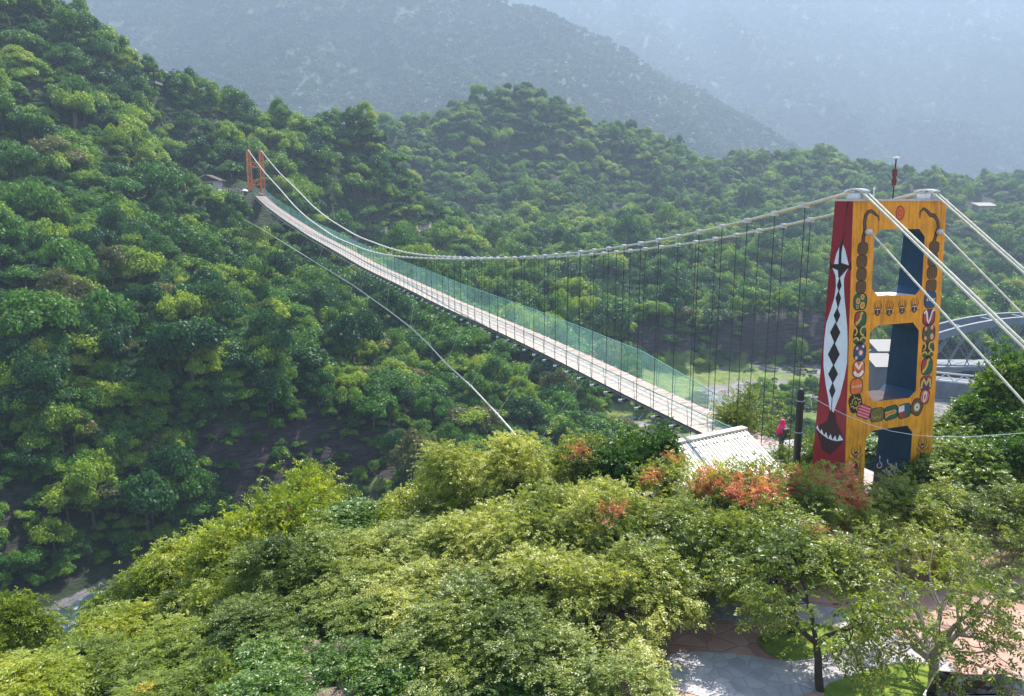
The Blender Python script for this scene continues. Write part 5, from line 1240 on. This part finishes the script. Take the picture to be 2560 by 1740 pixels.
# ------------------------------------------------------------------ people
def sk_mesh(name, chains, mat, sub=1):
    """one continuous skinned surface; chains: {joint: (pos, r)}, edges"""
    J, E_ = chains; names = list(J); me = bpy.data.meshes.new(name); me.from_pydata([J[n][0] for n in names], [(names.index(a), names.index(b)) for a, b in E_], [])
    o = _link0(name, me); sm = o.modifiers.new('skin', 'SKIN'); 
    for i, n in enumerate(names): me.skin_vertices[0].data[i].radius = (J[n][1], J[n][1])
    me.skin_vertices[0].data[0].use_root = True; ss = o.modifiers.new('sub', 'SUBSURF'); ss.levels = ss.render_levels = sub; me.materials.append(mat)
    return o
M_skin = paint('skin', (0.42, 0.24, 0.16), rough=.6, var=.08); M_hair = paint('dark_hair', (0.02, 0.015, 0.012), rough=.5)
def person(loc, rz, h, label, top, trousers, hood=None, pack=None, skirt=None, group=None, fingers=False):
    r_ = empty('person', loc, rz); r_.scale = (h / 1.7,) * 3; tag(r_, label, 'person', group)
    J = {'pel': ((0, 0, .92), .13), 'waist': ((0, .01, 1.08), .115), 'chest': ((0, .02, 1.28), .135), 'nb': ((0, .0, 1.42), .06), 'nk': ((0, .02, 1.49), .05), 'hd': ((0, .04, 1.58), .088), 'ht': ((0, .03, 1.66), .075)}
    E_ = [('pel', 'waist'), ('waist', 'chest'), ('chest', 'nb'), ('nb', 'nk'), ('nk', 'hd'), ('hd', 'ht')]
    for s, n in ((-1, 'l'), (1, 'r')):
        J.update({'sh' + n: ((s * .17, .01, 1.38), .06), 'el' + n: ((s * .24, .0, 1.12), .042), 'wr' + n: ((s * .22, .14, .92), .028), 'pm' + n: ((s * .215, .18, .86), .03),
                  'hp' + n: ((s * .09, 0, .86), .095), 'kn' + n: ((s * .10, .04 * s, .48), .06), 'an' + n: ((s * .10, .02 * s, .08), .04), 'to' + n: ((s * .11, .16, .03), .035)})
        E_ += [('chest', 'sh' + n), ('sh' + n, 'el' + n), ('el' + n, 'wr' + n), ('wr' + n, 'pm' + n), ('pel', 'hp' + n), ('hp' + n, 'kn' + n), ('kn' + n, 'an' + n), ('an' + n, 'to' + n)]
        if fingers:
            for i, (dx, ln) in enumerate(((-.024, .055), (-.008, .066), (.008, .062), (.024, .048))):
                J['f%d%s' % (i, n)] = ((s * .215 + dx, .2, .86 - ln * .5), .009); J['g%d%s' % (i, n)] = ((s * .215 + dx, .19, .86 - ln), .008); E_ += [('pm' + n, 'f%d%s' % (i, n)), ('f%d%s' % (i, n), 'g%d%s' % (i, n))]
            J['t' + n] = ((s * .215 - s * .045, .2, .88), .01); E_.append(('pm' + n, 't' + n))
    body = sk_mesh('body', (J, E_), M_skin, 1); body.parent = r_
    mb = MB(); mb.lathe((0, .02, 1.0), [(.15, -.12), (.155, 0), (.165, .22), (.19, .34), (.15, .42), (.07, .45)], 14)
    for s in (-1, 1): mb.tube([(s * .17, .01, 1.39), (s * .24, 0, 1.12), (s * .225, .12, .95)], [.075, .058, .045], 8)
    mb.build('jacket', top, r_, smooth=True)
    mb = MB()
    for s in (-1, 1): mb.tube([(s * .08, 0, .95), (s * .10, .04 * s, .48), (s * .10, .02 * s, .1)], [.12, .08, .06], 10)
    mb.build('trousers', trousers, r_, smooth=True)
    mb = MB(); mb.lathe((0, .01, 1.56), [(.07, -.08), (.105, 0), (.105, .07), (.07, .13), (.02, .15)], 12); mb.build('hair', M_hair, r_, smooth=True)
    mb = MB(); mb.tube([(0, .125, 1.6), (0, .148, 1.575), (0, .13, 1.565)], [.008, .014, .012], 6); mb.build('nose', M_skin, body)
    if hood is not None:
        mb = MB(); mb.lathe((0, 0, 1.36), [(.30, -.34), (.27, -.12), (.20, .06), (.12, .13), (.135, .22), (.13, .32), (.08, .40), (.02, .42)], 16); mb.build('hooded_cape', hood, r_, smooth=True)
        mb = MB(); mb.tube([(.2, -.1, 1.25), (.38, -.16, 1.05), (.5, -.2, .85)], [.1, .07, .02], 8); mb.build('scarf_tail', hood, r_, smooth=True)
    if pack is not None:
        mb = MB(); mb.obox((0, -.24, 1.1), (.19, 0, 0), (0, .13, 0), (0, 0, .25)); mb.obox((0, -.39, 1.02), (.13, 0, 0), (0, .04, 0), (0, 0, .12)); mb.build('backpack', pack, r_, bevel=.05)
    return r_
hp = atY(1957, 1050, 40.5); 
person((hp[0], 40.5, hp[2] - 1.78), 0.5, 1.75, 'person in a hooded pink cape with a dark green backpack near the footbridge entrance', pm('pinkcloth', (0.75, 0.03, 0.16)), pm('greycloth', (0.12, 0.12, 0.14)), hood=pm('pinkcloth', (0.75, 0.03, 0.16)), pack=pm('packgreen', (0.05, 0.08, 0.05)), fingers=True)
mb = MB(); mb.obox((hp[0], 40.5, hp[2] - 1.78 - .6), (1.2, .3, 0), (-.3, 1.2, 0), (0, 0, .6)); tag(mb.build('stone_landing', paint('landing_stone', (.32, .3, .29), rough=.9, bump=.3)), 'low stone landing under the pink-caped person', 'landing')

# ------------------------------------------------------------------ far bank: pale hut, fence, parasol, visitors, dark pavilion
def gh(x, y): return float(H(np.array([float(x)]), np.array([float(y)]))[0])
M_pale = paint('pale_plaster', (0.55, 0.50, 0.46), rough=.8, var=.12); M_brown = paint('brown_roof', (0.055, 0.035, 0.035), rough=.8); M_wroof = paint('white_roof_sheet', (0.75, 0.75, 0.75), rough=.5); M_glass = paint('dark_glass', (0.02, 0.025, 0.035), rough=.15)
hx = atY(525, 474, 272); hz = hx[2]
hs = wempty('park_hut', (hx[0], 272, hz)); tag(hs, 'small pale hut with white and brown gabled roof left of the orange tower', 'hut')
mb = MB(); mb.box(hx[0] - 4.3, hx[0] + 3.6, 269.5, 275, hz - 3, hz + 2.9); mb.build('wall', M_pale, hs)
mb = MB(); slab(mb, (hx[0] - 5, 268.9, hz + 2.8), (hx[0] - .2, 268.9, hz + 4.9), (hx[0] - .2, 275.6, hz + 4.9), (hx[0] - 5, 275.6, hz + 2.8), .15); w_ = mb.build('roof', M_wroof, hs); w_['label'] = 'white left roof slope'
mb = MB(); slab(mb, (hx[0] - .2, 268.9, hz + 4.9), (hx[0] + 4.6, 268.9, hz + 2.9), (hx[0] + 4.6, 275.6, hz + 2.9), (hx[0] - .2, 275.6, hz + 4.9), .15)
mb.add([(hx[0] - 4.9, 269.1, hz + 2.7), (hx[0] + 4.5, 269.1, hz + 2.8), (hx[0] - .2, 269.1, hz + 4.75)], [(0, 1, 2)]); w_ = mb.build('roof', M_brown, hs); w_['label'] = 'brown right roof slope and gable'
for i in range(4): mb = MB(); mb.box(hx[0] - 1.6 + i * .95, hx[0] - .95 + i * .95, 269.4, 269.48, hz + 1.5, hz + 2.2); mb.build('window', M_glass, hs)
mb = MB(); mb.box(hx[0] - 3.2, hx[0] - 2.3, 269.4, 269.48, hz - .1, hz + 2); mb.build('door', paint('white_door', (.7, .7, .72)), hs)
fe = wempty('fence', (hx[0] + 8, 270.5, hz)); tag(fe, 'low pale fence with dark posts between the pale hut and the orange tower', 'fence')
fa, fb = atY(556, 474, 270.5), atY(612, 490, 270.5); mb = MB()
for dz in (.1, .75): mb.bar(fa + (0, 0, dz), fb + (0, 0, dz), .16, .22)
mb.build('rail', paint('cream_rail', (.7, .62, .5)), fe); mb = MB()
for i in range(8): p = fa + (fb - fa) * i / 7; mb.bar(p + (0, 0, -1.2), p + (0, 0, 1.2), .2)
mb.build('post', M_black, fe)
pp = atY(559, 476, 271); mb = MB(); mb.bar(pp, pp + (0, 0, 3.6), .25); tag(mb.build('wooden_post', M_brown), 'brown post right of the pale hut', 'post')
mb = MB(); 
for sx in (-1, 1): mb.add([tuple(hp_) for hp_ in (atY(545, 480, 273) + (0, 0, 0), atY(618, 492, 273), atY(618, 492, 279) + (0, 0, .3), atY(545, 480, 279))], [(0, 1, 2, 3)]) if sx > 0 else None
mb.build('terrace', paint('terrace_paving', (.5, .42, .36), rough=.9))['kind'] = 'structure'
pz = atY(611, 474, 274); ps = wempty('parasol', tuple(pz - np.array([0, 0, 2.4]))); tag(ps, 'white parasol beside the foot of the orange tower', 'parasol')
mb = MB(); mb.lathe(pz, [(1.35, -.5), (1.3, -.42), (.7, 0), (.05, .32)], 8); mb.build('canopy', M_white, ps); mb = MB(); mb.tube([pz - np.array([0, 0, 2.6]), pz], .04, 6); mb.build('pole', M_black, ps)
for (px, c_, lb) in ((585, 'greycloth', 'person in dark clothes on the far terrace nearest the pale hut'), (594, 'violet', 'person in violet top on the far terrace left of the white parasol'), (601, 'white_shirt', 'person in a pale shirt on the far terrace just left of the parasol')):
    q = atY(px, 487, 274.5); person((q[0], q[1], q[2]), px * .7, 1.7, lb, pm(c_, {'greycloth': (.1, .1, .12), 'violet': (.2, .08, .25), 'white_shirt': (.7, .7, .72)}[c_]), pm('greycloth', (.1, .1, .12)), group='visitors on the far terrace')
q = atY(372, 206, 298); pv_ = wempty('pavilion', tuple(q)); tag(pv_, 'dark open pavilion on the ridge at upper left', 'pavilion')
mb = MB(); mb.box(q[0] - 3.6, q[0] + 3.6, q[1] - 2.5, q[1] + 2.5, q[2] + 4.0, q[2] + 4.4); mb.box(q[0] - 3.2, q[0] + 3.2, q[1] - 2.1, q[1] + 2.1, q[2] + 4.4, q[2] + 4.7); mb.build('roof', M_brown, pv_)
for sx in (-3.1, -1, 1.1, 3.1):
    for sy in (-2, 2): mb = MB(); mb.box(q[0] + sx - .16, q[0] + sx + .16, q[1] + sy - .16, q[1] + sy + .16, q[2] - 3, q[2] + 4); mb.build('post', M_black, pv_)
mb = MB(); mb.box(q[0] - 3.2, q[0] - .2, q[1] - 1.9, q[1] + 1.9, q[2] - 2, q[2] + 3); mb.build('wall', paint('dark_timber', (.03, .02, .03)), pv_)
mb = MB(); mb.box(q[0] - 3.6, q[0] + 3.6, q[1] - 3, q[1] + 3, q[2] - .7, q[2] + .1); mb.build('base', paint('pavilion_base', (.2, .18, .16)), pv_)

# pale track in the middle distance, draped on the shelf
def ribbon(name, line, half, mat, lift=0.5):
    vs_, fs = [], []
    pts = [np.array(p) for p in line]
    for i, p in enumerate(pts):
        t = pts[min(i + 1, len(pts) - 1)] - pts[max(i - 1, 0)]; n = np.array([-t[1], t[0]]); n = n / np.linalg.norm(n) * half
        for s in (-1, 1): x, y = p[:2] + s * n; vs_.append((x, y, gh(x, y) + lift))
    for i in range(len(pts) - 1): fs.append((2 * i, 2 * i + 1, 2 * i + 3, 2 * i + 2))
    me = bpy.data.meshes.new(name); me.from_pydata(vs_, [], fs); me.materials.append(mat); return tag(link(name, me), kind='structure')
def hit(px, py, y0, y1):
    for Y in np.arange(y0, y1, 1.0):
        p = atY(px, py, Y)
        if gh(p[0], p[1]) > p[2]: return p
    return atY(px, py, y1)
_tk = [(850, 616, 320), (900, 606, 331), (950, 598, 336), (1000, 588, 340), (1040, 580, 347), (1086, 569, 357)]
_tp = [atY(np.interp(k, range(6), [q[0] for q in _tk]), np.interp(k, range(6), [q[1] for q in _tk]), np.interp(k, range(6), [q[2] for q in _tk]))[:2] for k in np.linspace(0, 5, 50)]
ribbon('track', _tp, 1.3, paint('pale_earth', (.30, .25, .18), rough=.95), lift=0.25)

# ------------------------------------------------------------------ right: steel arch bridge, river wall with rail truss, sheds, rocks
M_arch = paint('grey_white_steel', (0.13, 0.155, 0.19), rough=.6, var=.1, scale=.3)
ab = wempty('arch_bridge', tuple(atY(2600, 900, 245))); tag(ab, 'pale grey steel arch bridge with crossed hangers behind the tower at right', 'arch bridge')
def archp(px, off=0): 
    py = 792 + 118 * ((px - 2600) / 430.) ** 2; p = atY(px, py, 245); return p + np.array([0, off, 0])
zdeck = atY(2600, 915, 245)[2]
for off in (0, 9):
    mb = MB(); pts = [archp(px, off) for px in np.arange(2180, 3021, 30)]
    for i in range(len(pts) - 1): mb.bar(pts[i] - (0, 0, 1.0), pts[i + 1] - (0, 0, 1.0), 1.3, 2.3)
    mb.build('arch_rib', M_arch, ab)
    mb = MB()
    for i in range(15):
        px = 2290 + i * 46
        for dx in (-52, 52):
            a = archp(px, off); b = archp(px + dx, off); mb.bar(a - (0, 0, 1.5), (b[0], b[1], zdeck + .3), .22)
    mb.build('hanger', M_arch, ab)
mb = MB(); a, b = atY(2150, 915, 245), atY(3060, 915, 245); mb.box(a[0], b[0], 243.5, 255.5, zdeck - 1.2, zdeck); mb.build('deck', M_arch, ab)
mb = MB()
for i in range(8): p = archp(2330 + i * 80); mb.bar(p - (0, 0, .6), p + (0, 9, -.6), .7)
mb.build('brace', M_arch, ab)
rw = wempty('river_wall', tuple(atY(2400, 960, 226))); tag(rw, 'grey concrete river wall topped by a white rail truss', 'river wall')
wa, wb_ = atY(2150, 858, 236), atY(2560, 958, 214); zt = -51.6
wa[2] = wb_[2] = zt; mb = MB(); mb.add([(wa[0], wa[1], -57.5), (wb_[0], wb_[1], -57.5), (wb_[0], wb_[1], zt), (wa[0], wa[1], zt), (wa[0] + 1, wa[1] + 9, -57.5), (wb_[0] + 1, wb_[1] + 9, -57.5), (wb_[0] + 1, wb_[1] + 9, zt), (wa[0] + 1, wa[1] + 9, zt)], [(0, 1, 2, 3), (5, 4, 7, 6), (3, 2, 6, 7), (0, 3, 7, 4), (1, 5, 6, 2)])
mb.build('wall', paint('river_wall_concrete', (.17, .18, .21), rough=.9, var=.25, scale=.4, stain=.4), rw)
mb = MB(); u0, u1 = wa + (0, .3, 0), wb_ + (0, .3, 0)
for dz in (.3, 2.6): mb.bar(u0 + (0, 0, dz), u1 + (0, 0, dz), .35, .45)
for i in range(18):
    a = u0 + (u1 - u0) * i / 18; b = u0 + (u1 - u0) * (i + 1) / 18; mb.bar(a + (0, 0, .3 if i % 2 else 2.6), b + (0, 0, 2.6 if i % 2 else .3), .28)
mb.build('rail_truss', M_white, rw)
for (px, py, Y, w_, d_, h_, lb, mt) in ((2203, 952, 205, 5.5, 5, 4.4, 'grey shed with pale roof seen through the middle tower window', 'shed'), (2215, 895, 228, 7, 5, 2.6, 'low shed with violet-grey roof behind the grey shed', 'shed')):
    q = atY(px, py, Y); zb = gh(q[0], Y); sh = wempty('shed', (q[0], Y, zb)); tag(sh, lb, 'shed'); zt_ = max(q[2] + h_, zb + 2.5)
    mb = MB(); mb.box(q[0] - w_ / 2, q[0] + w_ / 2, Y - d_ / 2, Y + d_ / 2, zb - 1, zt_); mb.build('wall', paint('shed_wall', (.15, .14, .17), rough=.9, stain=.3), sh)
    mb = MB(); slab(mb, (q[0] - w_ / 2 - .5, Y - d_ / 2 - .6, zt_), (q[0] + w_ / 2 + .5, Y - d_ / 2 - .6, zt_), (q[0] + w_ / 2 + .5, Y + d_ / 2 + 2, zt_ + 2.2), (q[0] - w_ / 2 - .5, Y + d_ / 2 + 2, zt_ + 2.2), .2); mb.build('roof', paint('shed_roof', (.055, .055, .07)), sh)
    for i in range(3): mb = MB(); mb.box(q[0] - w_ * .35 + i * w_ * .27, q[0] - w_ * .35 + i * w_ * .27 + 1.1, Y - d_ / 2 - .05, Y - d_ / 2, zb + .5, zb + 2.6); mb.build('door', M_glass, sh)
q = hit(2460, 522, 560, 780); fh = wempty('farmhouse', tuple(q)); tag(fh, 'farmhouse with pale roof on the distant slope at upper right', 'house')
mb = MB(); mb.box(q[0] - 7, q[0] + 7, q[1] - 5, q[1] + 5, q[2] - 6, q[2] + 2.5); mb.build('wall', M_hutwall, fh)
mb = MB(); slab(mb, (q[0] - 8, q[1] - 6, q[2] + 2.4), (q[0] + 8, q[1] - 6, q[2] + 2.4), (q[0] + 8, q[1] + 6, q[2] + 5), (q[0] - 8, q[1] + 6, q[2] + 5), .3); mb.build('roof', paint('farm_roof', (.07, .05, .045)), fh)
va, vb = atY(2415, 464, 730), atY(2640, 472, 700); vd = wempty('viaduct', tuple(va)); tag(vd, 'thin pale road viaduct on the distant slope at right edge', 'viaduct')
mb = MB(); mb.bar(va, vb, 8, 1.6); mb.build('deck', M_pale, vd); mb = MB(); mb.bar(va + (0, -4, 1.8), vb + (0, -4, 1.8), .5, .8); mb.build('parapet', M_white, vd)
for i in range(5): p = va + (vb - va) * (i + .5) / 5; mb = MB(); mb.box(p[0] - 1, p[0] + 1, p[1] - 1.5, p[1] + 1.5, p[2] - 30, p[2] - .8); mb.build('pier', M_pale, vd)

# rocks
M_rock = paint('tan_rock', (0.24, 0.17, 0.13), rough=.95, var=.5, scale=2.6, bump=1.0); M_rockg = paint('grey_rock', (0.30, 0.28, 0.27), rough=.9, var=.4, scale=1.2, bump=.8)
def rockmesh(seed, mat, sub=3):
    bm = bmesh.new(); bmesh.ops.create_icosphere(bm, subdivisions=sub, radius=1); r = np.random.default_rng(seed); ofs = r.uniform(0, 50, 3)
    pl = [nrmz(r.normal(size=3)) for _ in range(7)]; cu = r.uniform(.55, .85, 7)
    for v in bm.verts:
        p = np.array(v.co); 
        for n, c_ in zip(pl, cu):
            dsc = p @ n
            if dsc > c_: p = p - n * (dsc - c_)
        f_ = 1 + .25 * float(fbm(np.array([p[0] * 1.7 + ofs[0] + p[2]]), np.array([p[1] * 1.7 + ofs[1]]), seed)[0]); v.co = p * f_
    me = bpy.data.meshes.new('boulder'); bm.to_mesh(me); bm.free(); me.materials.append(mat); return me
for i, (px, py, Y, s, sq, lb) in enumerate(((772, 1655, 23.2, .75, .8, 'tan boulder at the left of the boulder patch'), (868, 1660, 23.0, 1.0, .75, 'largest pale pink boulder over the dark hollow'), (905, 1716, 21.6, .9, .45, 'flat reddish boulder below the pale one'), (770, 1712, 21.8, .7, .6, 'pinkish boulder left of the flat reddish one'), (825, 1735, 21.2, .6, .6, 'small boulder on the bottom edge of the patch'), (1070, 1690, 22.2, .45, .6, 'small pale boulder between the shrubs at bottom centre'), (1240, 1545, 26, .5, .6, 'small pink boulder right of the centre of the canopy'))):
    q = atY(px, py, Y); g = gh(q[0], Y); o = _link0('boulder', rockmesh(400 + i, M_rock)); o.location = (q[0], Y, max(g, -15) + s * sq * .35); s *= .8; o.scale = (s * 1.3, s, s * sq); o.rotation_euler = (0, 0, i * 1.7); tag(o, lb, 'boulder', 'boulders in the park')
mb_ = []; rg = np.random.default_rng(9); base_rocks = [rockmesh(450 + k, M_rockg, 2) for k in range(4)]
bmx = bmesh.new()
for i in range(190):
    px, py = rg.uniform(2345, 2450), rg.uniform(942, 985); p = atZ(px, py, -56.5); me = base_rocks[i % 4]; s = rg.uniform(.4, 1.3)
    t_ = bmesh.new(); t_.from_mesh(me); t_.transform(Matrix.Translation(Vector(p) + Vector((0, 0, rg.uniform(0, 1.6) * math.exp(-((px - 2400) / 30) ** 2)))) @ Matrix.Rotation(rg.uniform(0, 6), 4, 'Z') @ Matrix.Diagonal((s * 1.3, s, s * .8, 1))); tm = bpy.data.meshes.new('t'); t_.to_mesh(tm); t_.free(); bmx.from_mesh(tm)
me = bpy.data.meshes.new('rock_pile'); bmx.to_mesh(me); bmx.free(); me.materials.append(M_rockg); tag(link('rock_pile', me), kind='stuff')

# ------------------------------------------------------------------ black car at the lower right corner
M_car = paint('black_car_paint', (0.006, 0.006, 0.008), rough=.12, var=.05); M_trim = paint('chrome_trim', (.6, .62, .65), rough=.2, metal=.9); M_tyre = paint('tyre', (.015, .015, .015), rough=.9)
cp = atZ(2475, 1738, -14.5); car = empty('car', (cp[0] + .15, cp[1] - 1.05, -14.44), math.radians(-28)); tag(car, 'glossy black car cut off by the lower right corner', 'car')
car.location = (13.75, 19.4, -14.44); car.rotation_euler = (0, 0, math.radians(140))
def loft(mb, secs, mi=0):
    """secs: list of cross-sections, each the same number of points"""
    k = len(secs[0]); b0 = len(mb.v)
    for s in secs: mb.v += [tuple(p) for p in s]
    for i in range(len(secs) - 1):
        for j in range(k - 1): mb.f.append((b0 + i * k + j, b0 + i * k + j + 1, b0 + (i + 1) * k + j + 1, b0 + (i + 1) * k + j)); mb.m.append(mi)
    mb.f.append(tuple(b0 + j for j in reversed(range(k)))); mb.f.append(tuple(b0 + (len(secs) - 1) * k + j for j in range(k))); mb.m += [mi, mi]
def sec(x, w, zb, zt, rn=.12): return [(x, -w, zb), (x, -w, zt - rn * 1.4), (x, -w + rn * .5, zt - rn * .4), (x, -w + rn * 1.6, zt), (x, 0, zt + .03), (x, w - rn * 1.6, zt), (x, w - rn * .5, zt - rn * .4), (x, w, zt - rn * 1.4), (x, w, zb)]
mb = MB(); loft(mb, [sec(-2.2, .72, .45, .62), sec(-2.1, .84, .25, .82), sec(-1.5, .9, .22, .98), sec(-.4, .91, .2, 1.0), (sec(.8, .91, .2, 1.0)), sec(1.5, .89, .2, .96), sec(2.05, .82, .24, .84), sec(2.22, .68, .4, .6)]); mb.build('body', M_car, car, smooth=True)
mb = MB(); loft(mb, [sec(-1.6, .66, .95, 1.0), sec(-1.05, .68, .95, 1.38), sec(-.4, .69, .95, 1.47), sec(.3, .68, .95, 1.45), sec(.75, .67, .95, 1.3), sec(1.35, .64, .93, .99)]); mb.build('roof', M_car, car, smooth=True)
mb = MB(); mb.add([(.42, -.58, 1.44), (.42, .58, 1.44), (1.28, .6, 1.06), (1.28, -.6, 1.06)], [(0, 1, 2, 3)]); mb.build('windscreen', M_glass, car)
mb = MB(); mb.add([(-1.12, -.55, 1.40), (-1.12, .55, 1.40), (-1.62, .58, 1.06), (-1.62, -.58, 1.06)], [(3, 2, 1, 0)]); mb.build('rear_window', M_glass, car)
for s in (-1, 1):
    mb = MB(); mb.add([(-1.1, s * .705, 1.04), (1.0, s * .695, 1.04), (.5, s * .705, 1.33), (-.85, s * .705, 1.33)], [(0, 1, 2, 3)]); mb.build('side_window', M_glass, car)
    mb = MB(); mb.tube([(-1.25, s * .66, 1.3), (-.4, s * .665, 1.46), (.35, s * .665, 1.43), (1.2, s * .64, 1.05)], .016, 6); mb.build('roof_trim', M_trim, car)
    mb = MB(); mb.obox((.95, s * 1.0, 1.02), (.06, 0, 0), (0, .1, 0), (0, 0, .07)); mb.build('mirror', M_car, car, bevel=.03)
    mb = MB(); mb.obox((2.1, s * .6, .68), (.07, 0, 0), (0, .16, 0), (0, 0, .06)); mb.build('headlight', M_white, car, bevel=.02)
    for x in (-1.35, 1.4):
        mb = MB(); mb.tube([(x, s * .78, .33), (x, s * .95, .33)], .33, 20); ty = mb.build('wheel', M_tyre, car); mb = MB(); mb.tube([(x, s * .94, .33), (x, s * .965, .33)], .2, 12); mb.build('rim', M_trim, ty)
